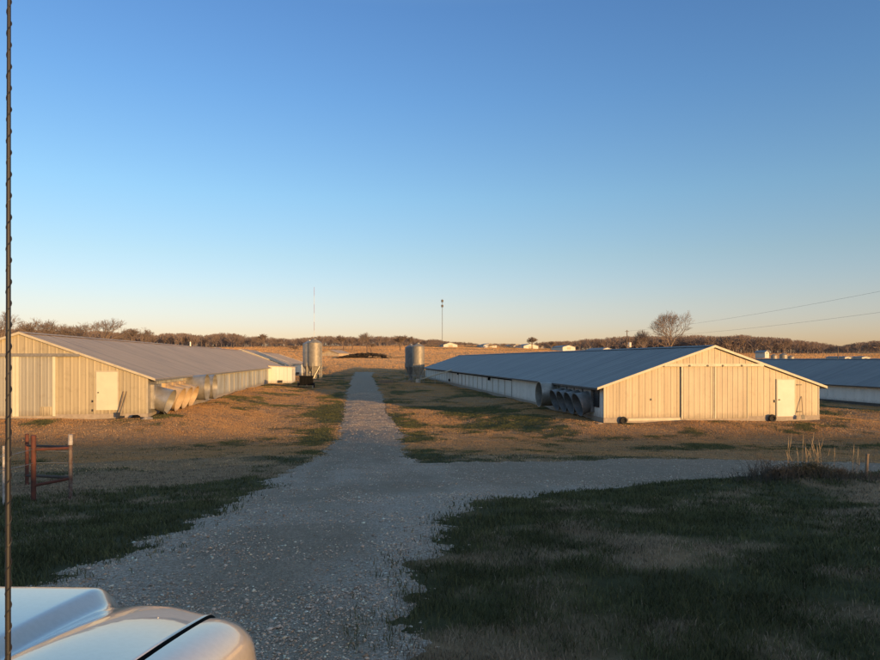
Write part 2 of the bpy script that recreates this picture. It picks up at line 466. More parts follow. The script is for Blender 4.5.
# ------------------------------------------------------------------ ground and road
def build_ground():
    rr = [.6]
    while rr[-1] < 70: rr.append(rr[-1] * 1.0125)
    while rr[-1] < 5000: rr.append(rr[-1] * 1.022)
    rr = np.array(rr)
    hd = -TH
    az = np.concatenate([np.linspace(-44, 44, 450), np.linspace(44, 316, 150)[1:-1]])  # degrees from the camera heading, clockwise
    azr = np.radians(az)
    A, RR = np.meshgrid(azr, rr)
    cx = RR * np.sin(A); d = RR * np.cos(A)
    x, y = to_world(cx, d)
    z = height(x, y)
    # lane ruts
    n, k = x.shape
    sd = sdist(x, y)
    inside = sd < 1.5
    off = road_off(x, y, sd)
    ground_z = z - np.where(off > .012, .03 * sstep(.012, .04, off), 0)
    V = np.stack([x, y, ground_z], -1).reshape(-1, 3)
    c = to_world(0, 0); V = np.vstack([V, [[c[0], c[1], float(height(0., 0.))]]])
    idx = np.arange(n * k).reshape(n, k)
    nxt = np.roll(idx, -1, axis=1)
    q = np.stack([idx[:-1], idx[1:], nxt[1:], nxt[:-1]], -1).reshape(-1, 4)
    tri = np.stack([np.full(k, n * k), idx[0], nxt[0]], -1)
    g = greenness(V[:, 0], V[:, 1]); cxx, dd = to_cam(V[:, 0], V[:, 1])
    fld = sstep(125, 190, np.hypot(cxx, dd))
    o = np_mesh('ground', V, [q[:, ::-1], tri[:, ::-1]], M['ground'], smooth=True, attrs={'green': g, 'field': fld})
    tag(o, kind='structure')
    # flip if needed
    if o.data.polygons[1000].normal.z < 0: o.data.flip_normals()
    # road
    rut = .018 * (np.exp(-((sd + .9) / .28) ** 2)) * sstep(3, 10, d)
    roadz = z + off - rut
    keep = (off > -.05) & (np.hypot(x, y) < 170)
    f = q[(keep.reshape(-1)[q]).all(1)]
    used = np.unique(f); remap = np.full(n * k, -1); remap[used] = np.arange(len(used))
    Vr = np.stack([x, y, roadz], -1).reshape(-1, 3)[used]
    sdu = sd.reshape(-1)[used]; du = d.reshape(-1)[used]; cxu = cx.reshape(-1)[used]
    # packed soil: wheel tracks, the middle of the near lane, the junction
    dirt = .30 * np.exp(-((sdu + .9) / .35) ** 2) * sstep(14, 25, du)
    dirt = dirt + .22 * sstep(22, 30, du)
    pxu = 440 + F * cxu / np.maximum(du, 1)
    xw, yw = to_world(cxu, du)
    for (bpx, brow, ra, rb_, am) in ((300, 545, .75, 1.2, .55), (238, 595, .5, .9, .35), (322, 500, .7, 2.2, .38), (395, 492, 1.1, 1.6, .30), (352, 452, .9, 5.0, .30), (345, 640, .35, .9, .25), (470, 478, 2.2, 1.0, .25)):
        bx, by = row_to_ground(bpx, brow); bc, bd = to_cam(bx, by)
        dirt = dirt + am * np.exp(-((cxu-bc)/ra)**2 - ((du-bd)/rb_)**2)
    dirt = dirt + .1 * sstep(11, 16, du)
    dirt = dirt - .30 * np.exp(-((pxu - 415) / 45) ** 2) * sstep(15, 10, du) + .62 * sstep(440, 560, pxu) * sstep(14, 17, du) + .12 * sstep(15, 22, du) + .25 * sstep(30, 45, du)  # last term puts the warm tan of sunlight into the far lane
    ro = np_mesh('gravel_road', Vr, remap[f][:, ::-1], M['road'], smooth=True, attrs={'dirt': dirt})
    if ro.data.polygons[100].normal.z < 0: ro.data.flip_normals()
    tag(ro, kind='structure')
build_ground()

# ------------------------------------------------------------------ grass and stones
def build_grass():
    N = 580000
    lr = RNG.uniform(math.log(2.6), math.log(62), N); r = np.exp(lr)
    a = RNG.uniform(-R(42), R(54), N)
    cx = r * np.sin(a); d = r * np.cos(a); x, y = to_world(cx, d)
    sd = sdist(x, y); off = road_off(x, y, sd)
    g = greenness(x, y) + RNG.normal(0, .22, N)
    dens = fbm(x, y, .55, 3, 91)
    ok = (RNG.uniform(0, 1, N) < sstep(.03, -.03, off)**1.3) & (dens + RNG.uniform(-.25, .25, N) > .36)
    for (x0, x1, y0, y1, *_ ) in PADS: ok &= ~((x > x0-.1) & (x < x1+.1) & (y > y0-.1) & (y < y1))
    x, y, r, g, dens, cx, d, off = (q[ok] for q in (x, y, r, g, dens, cx, d, off)); n = len(x)
    z = height(x, y) + np.maximum(off, 0)
    patch = fbm(x, y, 1.7, 3, 95)
    h = (.022 + .048 * patch * sstep(.2, .8, g) + .02 * RNG.uniform(0, 1, n)) * (1 + .25 * RNG.normal(0, 1, n)).clip(.5, 2)
    h *= 1 - .35 * sstep(14, 30, r)
    w = np.maximum(.0018, r * .00058) * RNG.uniform(.7, 1.4, n)
    ang = RNG.uniform(0, 2*math.pi, n); lean = RNG.uniform(.2, 1.1, n) * h; la = RNG.uniform(0, 2*math.pi, n)
    ux, uy = np.cos(ang)*w, np.sin(ang)*w
    V = np.zeros((n, 5, 3))
    V[:,0] = np.stack([x-ux, y-uy, z-.01], -1); V[:,1] = np.stack([x+ux, y+uy, z-.01], -1)
    mx, my = x + np.cos(la)*lean*.35, y + np.sin(la)*lean*.35
    V[:,2] = np.stack([mx+ux*.7, my+uy*.7, z+h*.6], -1); V[:,3] = np.stack([mx-ux*.7, my-uy*.7, z+h*.6], -1)
    V[:,4] = np.stack([x + np.cos(la)*lean, y + np.sin(la)*lean, z+h], -1)
    b = np.arange(n)*5
    q = np.stack([b, b+1, b+2, b+3], -1); t = np.stack([b+3, b+2, b+4], -1)
    gg = sstep(.36, .62, g)[:, None]; v_ = RNG.uniform(.5, 1.45, n)[:, None] * (.6 + .8*fbm(x, y, .35, 2, 97))[:, None]
    green = np.array([.110,.108,.048]) * v_; tan = np.array([.50,.33,.18]) * v_
    near_tan = np.array([.31,.235,.16]) * v_
    tan = np.where((r < 22)[:, None], near_tan, tan)
    c = green*gg + tan*(1-gg)
    C4 = np.ones((n, 5, 4)); C4[:,:,:3] = c[:,None,:]
    o = np_mesh('grass', V.reshape(-1,3), [q, t], M['blade'], attrs={'Col': C4.reshape(-1,4)})
    tag(o, 'short winter grass, part green and part dead, on both sides of the gravel', 'grass', kind='stuff')
build_grass()
def build_stubble():
    N = 2000000
    r = np.exp(np.where(RNG.uniform(0, 1, N) < .66, RNG.uniform(math.log(25), math.log(95), N), RNG.uniform(math.log(90), math.log(655), N))); a = RNG.uniform(-R(37), R(37), N)
    cx = r*np.sin(a); d = r*np.cos(a); x, y = to_world(cx, d)
    ok = np.ones(N, bool); nr = np.where(r < 140)[0]
    sd = sdist(x[nr], y[nr]); off = road_off(x[nr], y[nr], sd); ok[nr] = (off < -.01) | (sd > 8)
    for (x0, x1, y0, y1, *_ ) in PADS: ok &= ~((x > x0-.15) & (x < x1+.15) & (y > y0-.15) & (y < y1))
    ok &= fbm(x, y, 1.5, 2, 191) + RNG.uniform(-.5, .5, N) > .22
    x, y, r = x[ok], y[ok], r[ok]; n = len(x); z = height(x, y)
    h = (.024 + .0004*r) * RNG.uniform(.6, 1.4, n) * (.6 + .8*fbm(x, y, 4, 2, 193)); w = r*np.where(r < 95, .00024, .00040)*RNG.uniform(.6, 1.5, n)
    la = RNG.uniform(0, 2*math.pi, n); ang = RNG.uniform(0, 2*math.pi, n); ux, uy = np.cos(ang)*w, np.sin(ang)*w; ln = h*RNG.uniform(.1, .9, n)
    V = np.zeros((n, 4, 3))
    for k, (s_, t) in enumerate(((-1,0),(1,0),(.5,1),(-.6,.85))):
        V[:,k] = np.stack([x + ux*s_ + np.cos(la)*ln*t, y + uy*s_ + np.sin(la)*ln*t, z - .015 + h*t], -1)
    q = np.arange(n)[:,None]*4 + np.arange(4)[None]
    near = r < 200; g = np.zeros(n); g[near] = greenness(x[near], y[near])*sstep(200, 100, r[near])
    g += RNG.normal(0, .10, n); gg = sstep(.40, .95, g)[:,None]; v_ = RNG.uniform(.88, 1.12, n)[:,None]
    strip = fbm(x, y*.35, 40, 4, 195)[:,None]; strip = np.clip((strip-.5)*2.2+.5, 0, 1)
    tan = np.array([.74,.43,.20])*(1-strip) + np.array([.56,.31,.13])*strip
    c = np.array([.17,.165,.06])*v_*gg + tan*v_*(1-gg)
    C4 = np.ones((n,4,4)); C4[:,:,:3] = c[:,None,:]
    o = np_mesh('pasture_grass', V.reshape(-1,3), q, M['pasture_blade'], attrs={'Col': C4.reshape(-1,4)})
    tag(o, 'dry orange-tan pasture grass around the barns and out to the far wood', 'grass', kind='stuff')
build_stubble()

def build_stones():
    N = 230000
    lr = RNG.uniform(math.log(2.6), math.log(75), N); r = np.exp(lr)
    a = RNG.uniform(-R(38), R(38), N)
    cx = r*np.sin(a); d = r*np.cos(a); x, y = to_world(cx, d)
    N2 = 110000; d2 = RNG.uniform(37, 68, N2); x2 = RNG.uniform(-3.5, 5, N2); x = np.append(x, x2); y = np.append(y, d2)
    big = np.append(np.ones(N), np.full(N2, .55))
    cx, d = to_cam(x, y); r = np.hypot(cx, d); N = len(x)
    sd = sdist(x, y); off = road_off(x, y, sd)
    px = 440 + F*cx/np.maximum(d, 1)
    cover = fbm(x, y, .9, 4, 61)
    dirty = np.zeros(len(x))
    for (bpx, brow, ra, rb_, am) in ((300, 545, .75, 1.2, .9), (238, 595, .5, .9, .6), (322, 500, .7, 2.2, .7), (395, 492, 1.1, 1.6, .6), (352, 452, .9, 5.0, .4), (345, 640, .35, .9, .5), (470, 478, 2.2, 1.0, .5)):
        bx, by = row_to_ground(bpx, brow); bc, bd = to_cam(bx, by)
        dirty = dirty + am * np.exp(-((cx-bc)/ra)**2 - ((d-bd)/rb_)**2)
    ok = (off > -.03) & (cover - dirty*.18 + RNG.uniform(-.2,.2,N) > .40 + .25*(off < 0))
    x, y, r, off, big = (q[ok] for q in (x, y, r, off, big)); n = len(x)
    z = height(x, y) + off
    s = RNG.lognormal(-5.12, .40, n).clip(.003, .020) * (1 + .03*np.minimum(r, 50)) * big
    base = np.array([[1,0,0],[.3,.95,.1],[-.8,.6,0],[-.8,-.6,.1],[.35,-.95,0],[.1,.1,.85],[0,0,-.6]])
    ang = RNG.uniform(0, 2*math.pi, n); ca, sa = np.cos(ang), np.sin(ang)
    st = RNG.uniform(.6, 1.35, (n, 3)); jit = RNG.normal(0, .13, (n, 7, 3))
    B = (base[None] + jit) * st[:, None, :] * s[:, None, None]
    X = B[:,:,0]*ca[:,None] - B[:,:,1]*sa[:,None]; Y = B[:,:,0]*sa[:,None] + B[:,:,1]*ca[:,None]
    V = np.stack([X + x[:,None], Y + y[:,None], B[:,:,2]*.8 + z[:,None] + s[:,None]*.2], -1)
    tr = []
    for k in range(5): tr.append((k, (k+1)%5, 5)); tr.append(((k+1)%5, k, 6))
    T = (np.array(tr)[None] + (np.arange(n)*7)[:,None,None]).reshape(-1,3)
    v_ = RNG.lognormal(-.08, .32, n).clip(.4, 1.9)[:,None]
    c = (np.array([.68,.515,.395]) * v_).clip(0, .85); br = RNG.uniform(0,1,n)[:,None] < .2
    c = np.where(br, c*np.array([.95,.80,.66]), c)
    C4 = np.ones((n,7,4)); C4[:,:,:3] = c[:,None,:]
    o = np_mesh('gravel', V.reshape(-1,3), T, M['stone'], attrs={'Col': C4.reshape(-1,4)})
    tag(o, 'loose grey gravel stones spread over the lane and junction', 'gravel', kind='stuff')
build_stones()

# ------------------------------------------------------------------ barns
def ribbed(mb, org, u, nrm, x0, x1, zb, ztop, pitch=.39, depth=.017, phase=0.0):
    """vertical ribbed sheet from x0 to x1 along u; ztop(x) gives the top"""
    u = Vector(u); nrm = Vector(nrm); org = Vector(org)
    xs = [x0]; ds = [0.0]
    k = math.floor((x0 - phase) / pitch)
    x = phase + k * pitch
    while x < x1:
        for dx, dp in ((.0, 0), (.035, depth), (.085, depth), (.12, 0), (.22, 0), (.24, .005), (.265, .005), (.285, 0)):
            if x0 < x + dx < x1: xs.append(x + dx); ds.append(dp)
        x += pitch
    xs.append(x1); ds.append(0.0)
    vs = []; fs = []
    for q, dp in zip(xs, ds):
        p = org + u * q + nrm * dp
        zb_ = zb(q) if callable(zb) else zb
        vs.append((p.x, p.y, zb_)); vs.append((p.x, p.y, ztop(q)))
    for i in range(len(xs)-1):
        fs.append((2*i, 2*i+2, 2*i+3, 2*i+1))
    mb.add(vs, fs)

def roof_mesh(W, L, hr, sl, over=.45, rake=.14, pitch=.9, y0=None, yend=None, th=.05):
    """two ribbed slopes with ribs running down them"""
    mb = MB()
    ya = -rake if y0 is None else y0; yb = L + rake if yend is None else yend
    prof = []; y = ya
    while y < yb - .1:
        prof += [(y, 0), (y+.04, .012), (y+.09, .012), (y+.13, 0)]; y += pitch
    prof.append((yb, 0))
    xe = W + over
    for sgn in (-1, 1):
        vs = []; fs = []
        for (yy, dz) in prof:
            vs.append((0, yy, hr + dz)); vs.append((sgn*xe, yy, hr - sl*xe + dz))
        n = len(prof)
        for i in range(n-1): fs.append((2*i, 2*i+1, 2*i+3, 2*i+2) if sgn > 0 else (2*i, 2*i+2, 2*i+3, 2*i+1))
        # underside
        b0 = len(vs)
        vs += [(0, ya, hr-th), (sgn*xe, ya, hr-sl*xe-th), (sgn*xe, yb, hr-sl*xe-th), (0, yb, hr-th)]
        fs.append((b0, b0+1, b0+2, b0+3)); fs.append((0, 1, b0+1, b0)); fs.append((2*n-2, b0+3, b0+2, 2*n-1))
        fs.append((1, 2*n-1, b0+2, b0+1))
        mb.add(vs, fs)
    # ridge cap
    mb.add([(-.22, ya-.02, hr-.22*sl+.045), (0, ya-.02, hr+.06), (.22, ya-.02, hr-.22*sl+.045), (-.22, yb+.02, hr-.22*sl+.045), (0, yb+.02, hr+.06), (.22, yb+.02, hr-.22*sl+.045)],
           [(0,1,4,3),(1,2,5,4)])
    return mb

def barn_shell(root, W, L, hr, sl, mats, skirt=.18, front_detail=True):
    """gable walls, side walls, roof, rakes; local origin = middle of the near gable at the ground"""
    top = lambda x: hr - .07 - sl*abs(x)
    he = top(W)
    g = MB(); ribbed(g, (0,0,0), (1,0,0), (0,-1,0), -W, W, skirt, top, phase=-W+.12); g.build('gable_wall', mats['gable'], root)
    g = MB(); ribbed(g, (0,L,0), (1,0,0), (0,1,0), -W, W, skirt, top); g.build('gable_wall', mats['gable'], root)
    for s in (-1, 1):
        w = MB(); ribbed(w, (s*W,0,0), (0,1,0), (s,0,0), 0, L, skirt, lambda q: he-.05); w.build('side_wall', mats['side'], root)
    f = MB()
    f.box(-W-.05, W+.05, -.05, .12, -.5, skirt+.02); f.box(-W-.05, W+.05, L-.12, L+.05, -.5, skirt+.02)
    f.box(-W-.05, -W+.12, .123, L-.123, -.5, skirt+.015); f.box(W-.12, W+.05, .123, L-.123, -.5, skirt+.015)
    f.build('foundation', mats['base'], root)
    roof_mesh(W, L, hr, sl).build('roof', mats['roof'], root)
    # rake boards at both gables
    for yy in (-.175, L+.145):
        for s in (-1, 1):
            r_ = MB(); xe = W+.47
            vs = []
            for q in (0, 1):
                y_ = yy + q*.03
                vs += [(0, y_, hr+.045), (s*xe, y_, hr-sl*xe+.045), (s*xe, y_, hr-sl*xe-.09), (0, y_, hr-.09)]
            r_.add(vs, [(0,1,2,3),(7,6,5,4),(0,4,5,1),(1,5,6,2),(2,6,7,3),(3,7,4,0)])
            r_.build('rake_trim', mats['trim'], root)
    # eave trim
    for s in (-1, 1):
        t = MB(); x0, x1 = sorted((s*(W+.46), s*(W+.485))); ze = hr - sl*(W+.46)
        t.box(x0, x1, -.14, L+.14, ze-.11, ze-.012); t.build('eave_trim', mats['eave'], root)
        c = MB(); x0, x1 = sorted((s*(W-.02), s*(W+.035))); c.box(x0, x1, -.035, .09, skirt+.03, he-.05); c.build('corner_trim', mats['trim'], root)
    return he

def man_door(root, x0, x1, z0, z1, mat, handle_left=True):
    d = MB(); d.box(x0, x1, -.075, -.035, z0, z1); o = d.build('door', mat, root)
    f = MB(); w = .06
    f.box(x0-w, x0-.004, -.068, -.026, z0, z1+w); f.box(x1+.004, x1+w, -.068, -.026, z0, z1+w); f.box(x0-.002, x1+.002, -.068, -.026, z1+.005, z1+w)
    f.build('door_frame', M['trim'], o)
    hx = x0+.1 if handle_left else x1-.1
    h = MB(); h.lathe([(.0,0),(.035,.0),(.035,.02),(.015,.03),(.03,.05),(.03,.07),(0,.08)], 12, (hx, -.075, z0+(z1-z0)*.46), (0,-1,0)); h.build('handle', M['dark_metal'], o, True)
    return o

def fan(root, side, x, y, z, rm=.76, rb=.60, ln=.95, tilt=0.0, mat=None, box=True):
    """exhaust fan with a flared cone; axis points away from the wall (side = +1 or -1 in x)"""
    ax = Vector((side*math.cos(tilt[0]) * math.cos(tilt[1]) if isinstance(tilt, tuple) else side*math.cos(tilt),
                 math.sin(tilt[1]) if isinstance(tilt, tuple) else 0,
                 -math.sin(tilt[0]) if isinstance(tilt, tuple) else -math.sin(tilt))).normalized()
    m = MB()
    m.lathe([(rb, 0.0), (rb, .18), (rb*1.03, .19), (rb+(rm-rb)*.45, ln*.5), (rb+(rm-rb)*.47, ln*.51), (rm, ln), (rm+.03, ln+.005), (rm+.03, ln+.03), (rm-.012, ln+.028), (rb*.97, .2), (rb*.97, .04)], 36, (x, y, z), ax)
    if box:
        m.box(*sorted((x-side*.02, x+side*.22)), y-rb-.06, y+rb+.06, z-rb-.06, z+rb+.06)
    o = m.build('exhaust_fan', mat or M['galv'], root, True)
    b = MB(); c = Vector((x, y, z)) + ax*.245
    up = Vector((0,0,1)); u = ax.cross(up).normalized(); v = ax.cross(u)
    for k in range(4):
        a = k*math.pi/2 + .4; e = u*math.cos(a)+v*math.sin(a); t = -u*math.sin(a)+v*math.cos(a)
        p0 = c + e*.06; p1 = c + e*rb*.9
        b.add([p0-t*.04, p0+t*.06+ax*.02, p1+t*.17+ax*.04, p1-t*.12], [(0,1,2,3)])
    b.lathe([(0,0),(.08,0),(.08,.08),(0,.09)], 12, tuple(c), ax)
    b.build('fan_blades', M['dark_metal'], o)
    g = MB()
    cc = Vector((x, y, z)) + ax*(.235 if box else .05)
    g.lathe([(rb*.955, 0), (0.001, .0)], 24, tuple(cc), ax); g.build('shutter', M['black'], o)
    return o

# --- the right-hand barn
XR, YR, ZR = 21.08, 36.4, -3.56
LR = 93.0
SLR, HRR, WR = .34, 4.36, 6.72
def build_right():
    rt = empty('poultry_barn', (XR, YR, ZR), 0, 'long low barn right of the lane with sunlit ribbed cream gable and dark blue roof', 'barn', 'long metal poultry barns')
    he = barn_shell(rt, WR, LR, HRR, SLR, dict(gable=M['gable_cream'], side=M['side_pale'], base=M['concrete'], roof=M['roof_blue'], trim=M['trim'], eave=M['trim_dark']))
    z_rail = 3.18
    # two sliding leaves
    def lx(px):
        # local x on the gable plane at column px
        t = (px-440)/F; X = YR*(ST + t*CT)/(CT - t*ST); return X - XR
    for a, b in ((681, 713.3), (714.3, 747)):
        d = MB(); x0, x1 = lx(a), lx(b)
        ribbed(d, (0,-.07,0), (1,0,0), (0,-1,0), x0, x1, .1, lambda q: z_rail-.02, pitch=.33, phase=x0+.1)
        d.box(x0, x1, -.066, -.03, .1, z_rail-.02)
        o = d.build('sliding_door', M['door_leaf'], rt)
        for e0, e1 in ((x0-.03, x0+.045), (x1-.045, x1-.005)):
            MB().box(e0, e1, -.105, -.068, .09, z_rail-.02).build('door_edge', M['rail'] if a < 700 else M['trim'], o)
    r_ = MB(); r_.box(lx(663), lx(762), -.17, -.026, z_rail, z_rail+.13); r_.box(lx(663), lx(762), -.19, -.172, z_rail-.03, z_rail+.1); r_.build('door_track', M['rail'], rt)
    for px in (688, 706, 721, 740):
        q = MB(); q.lathe([(0,0),(.06,0),(.06,.03),(0,.035)], 12, (lx(px), -.192, z_rail+.02), (0,-1,0)); q.build('roller', M['dark_metal'], rt)
    md = man_door(rt, lx(776.8), lx(793.6), .17, 2.34, M['door_white'], True)
    for z_ in (2.02, .42): MB().box(lx(796.5), lx(801), -.08, -.03, z_, z_+.05).build('hinge', M['dark_metal'], md)
    k = MB(); k.box(lx(774.5)-.04, lx(774.5)+.06, -.07, -.024, 1.0, 1.16); k.build('lock_box', M['dark_metal'], rt)
    p = MB(); p.box(lx(651.5), lx(650)+.02, -.05, -.024, 1.18, 1.3); p.build('vent_cap', M['dark_metal'], rt)
    b = MB(); b.box(lx(628), lx(680), -.062, -.051, .02, .16); b.build('skirt_board', M['trim'], rt)
    # dark recess and vent by the corner on the shaded side
    xs = -WR
    v = MB(); v.box(xs-.05, xs-.026, .7, 2.0, .75, 1.9)
    for i in range(7): v.box(xs-.075, xs-.051, .74, 1.96, .8+i*.155, .86+i*.155)
    v.build('louvre_vent', M['dark_metal'], rt)
    # fans, four close together then a bigger one
    for i, px in enumerate((577, 568.5, 561, 554)):
        yy = y_at(XR+xs-.85, px) - YR
        fan(rt, -1, xs, yy, 1.08, .70, .60, .85, (.30, -.03), M['cone_dark'])
    fan(rt, -1, xs, y_at(XR+xs-1.2, 540.5) - YR, 1.12, .86, .8, 1.3, (.0, 0.0), M['galv'])
    # black strip for the shade inside the open curtain at the eave, battens
    c = MB(); c.box(xs-.045, xs-.024, 22, LR-.5, he-.36, he-.1); c.build('curtain_gap_shade', M['black'], rt)
    for k in range(26):
        yy = 22 + k*2.75
        q = MB(); q.box(xs-.055, xs-.023, yy, yy+.07, .22, he-.38); q.build('batten', M['trim'] if k % 5 else M['rail'], rt)
    for yy, z, s_ in ((31.5, 1.38, .28), (52, 1.5, .3), (60, .35, .35)):
        q = MB(); q.box(xs-.2, xs-.056, yy, yy+s_*1.4, z, z+s_); q.build('junction_box', M['black'], rt)
    # second side, plain battens
    return rt, lx
barnR, lxR = build_right()

# --- the left-hand barn
XL, YL, ZL = -17.82, 38.5, -3.2
WL, LL, HRL, SLL = 6.55, 71.5, 4.66, .363
def build_left():
    rt = empty('poultry_barn', (XL, YL, ZL), 0, 'long low barn left of the lane, tan roof, fan cones on its sunlit side', 'barn', 'long metal poultry barns')
    he = barn_shell(rt, WL, LL, HRL, SLL, dict(gable=M['gable_old'], side=M['galv_wall'], base=M['concrete'], roof=M['roof_tan'], trim=M['trim'], eave=M['rail']))
    def lx(px):
        t = (px-440)/F; X = YL*(ST + t*CT)/(CT - t*ST); return X - XL
    zr = 3.40
    r_ = MB(); r_.box(-3.5, lx(81), -.17, -.026, zr, zr+.13); r_.box(-3.5, lx(81), -.19, -.172, zr-.04, zr+.1); r_.build('door_track', M['rail'], rt)
    xa, xb = lx(17), lx(56)
    for x0, x1 in ((xa, xb), (xa-2.2, xa-.05)):
        d = MB(); ribbed(d, (0,-.07,0), (1,0,0), (0,-1,0), x0, x1, .14, lambda q: zr-.02, pitch=.36, phase=x0+.1)
        d.box(x0, x1, -.066, -.03, .14, zr-.02); o = d.build('sliding_door', M['door_leaf_old'], rt)
        for e0, e1 in ((x0-.02, x0+.13), (x1-.13, x1+.01)): MB().box(e0, e1, -.115, -.068, .12, zr-.02).build('door_edge', M['door_paint'], o)
    p = MB(); ribbed(p, (0,-.1,0), (1,0,0), (0,-1,0), lx(41), lx(54), .16, lambda q: .62, pitch=.3); p.box(lx(41), lx(54), -.112, -.098, .6, .64); p.box(lx(41)-.02, lx(41)+.02, -.11, -.098, .16, .62); p.build('patch_panel', M['gable_old'], rt)
    man_door(rt, lx(97), lx(118), .42, 2.52, M['door_paint'], True)
    for z in (.85, .35):
        q = MB(); q.box(lx(92), lx(93.5), -.06, -.024, z, z+.12); q.build('latch', M['dark_metal'], rt)
    xs = WL
    # recessed panel behind the corner
    v = MB(); v.box(xs+.024, xs+.05, .12, 1.6, .2, he-.06); v.build('corner_panel', M['rail'], rt)
    # fans
    def yy(px, out=1.0): return y_at(XL+xs+out, px) - YL
    fan(rt, 1, xs, yy(172), 1.1, .72, .62, .95, (.36, -.04), M['galv'])
    for px in (182, 189, 195.5): fan(rt, 1, xs, yy(px), 1.1, .72, .62, .95, (.36, -.04), M['cone_pale'])
    fan(rt, 1, xs, yy(206, 1.3), 1.28, .90, .78, 1.35, (.0, .0), M['galv'])
    fan(rt, 1, xs, yy(216, 1.3), 1.18, .90, .78, 1.2, (.0, .0), M['galv'])
    # batten strips and dark joints along the side
    k = 0; y = yy(224, 0)
    while y < LL - 2:
        q = MB(); q.box(xs+.023, xs+.06, y, y+.09, .22, he-.08); q.build('batten', (M['rail'], M['trim'], M['trim'])[k % 3], rt); y += 2.4; k += 1
    c = MB(); c.box(xs+.023, xs+.045, yy(222,0), LL-.3, he-.34, he-.12); c.build('curtain_roll', M['trim'], rt)
    # little ridge fittings
    v = MB(); v.tube([(0, 38, HRL-.1), (0, 38, HRL+.5)], .09, 8); v.build('vent_pipe', M['galv'], rt)
    return rt, lx
barnL, lxL = build_left()

# control room and the barns behind the left one
def plain_barn(name, label, loc, W, L, hr, sl, mats, group='long metal poultry barns'):
    rt = empty(name, loc, 0, label, 'barn', group); he = barn_shell(rt, W, L, hr, sl, mats); return rt, he
plain_barn('poultry_barn', 'second barn in line behind the left barn, across a dark gap between the roofs', (-18.3, 113.0, -3.05), 6.9, 17, 4.75, .36,
   dict(gable=M['galv_wall'], side=M['galv_wall'], base=M['concrete'], roof=M['roof_tan'], trim=M['trim'], eave=M['rail']))
plain_barn('poultry_barn', 'third and farthest barn in line on the left, behind the pair of left silos', (-18.0, 132.5, -2.9), 6.9, 34, 4.3, .34,
   dict(gable=M['galv_wall'], side=M['galv_wall'], base=M['concrete'], roof=M['roof_tan'], trim=M['trim'], eave=M['rail']))
def control_room(x0, x1, y0, ln, zb, h, label):
    rt = empty('control_room', ((x0+x1)/2, y0, zb), 0, label, 'shed', 'small white rooms on the left barns')
    w = (x1-x0)/2
    b = MB(); 
    ribbed(b, (0,0,0), (1,0,0), (0,-1,0), -w, w, -.4, lambda q: h - .06 - .05*(q+w), pitch=.5)
    ribbed(b, (w,0,0), (0,1,0), (1,0,0), 0, ln, -.4, lambda q: h-.06-.1*w, pitch=.5)
    ribbed(b, (0,ln,0), (1,0,0), (0,1,0), -w, w, -.4, lambda q: h - .06 - .05*(q+w), pitch=.5)
    b.build('wall', M['white_metal'], rt)
    r_ = MB(); r_.add([(-w,-.2,h),(w+.25,-.2,h-.1*w-.02),(w+.25,ln+.2,h-.1*w-.02),(-w,ln+.2,h),(-w,-.2,h-.06),(w+.25,-.2,h-.1*w-.08),(w+.25,ln+.2,h-.1*w-.08),(-w,ln+.2,h-.06)],
        [(0,1,2,3),(7,6,5,4),(0,4,5,1),(1,5,6,2),(2,6,7,3),(3,7,4,0)]); r_.build('roof', M['roof_tan'], rt)
    d = MB(); d.box(w+.02, w+.06, .8, 1.7, .05, 2.0); d.build('door', M['door_white'], rt)
    q = MB(); q.box(-.2, .35, -.3, -.03, .1, .45); q.build('meter_box', M['dark_metal'], rt)
control_room(-11.24, -8.1, 91.5, 5.5, -3.25, 2.45, 'bright white lean-to room on the side of the left barn, nearer of two')
control_room(-11.36, -9.5, 129.9, 2.2, -2.9, 2.1, 'small bright white room between the far left barns, beside the silos')
# barn on the far right
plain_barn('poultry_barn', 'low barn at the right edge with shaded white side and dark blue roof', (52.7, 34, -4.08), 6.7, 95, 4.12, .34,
   dict(gable=M['gable_cream'], side=M['side_pale'], base=M['trim_dark'], roof=M['roof_blue'], trim=M['trim'], eave=M['trim_dark']))

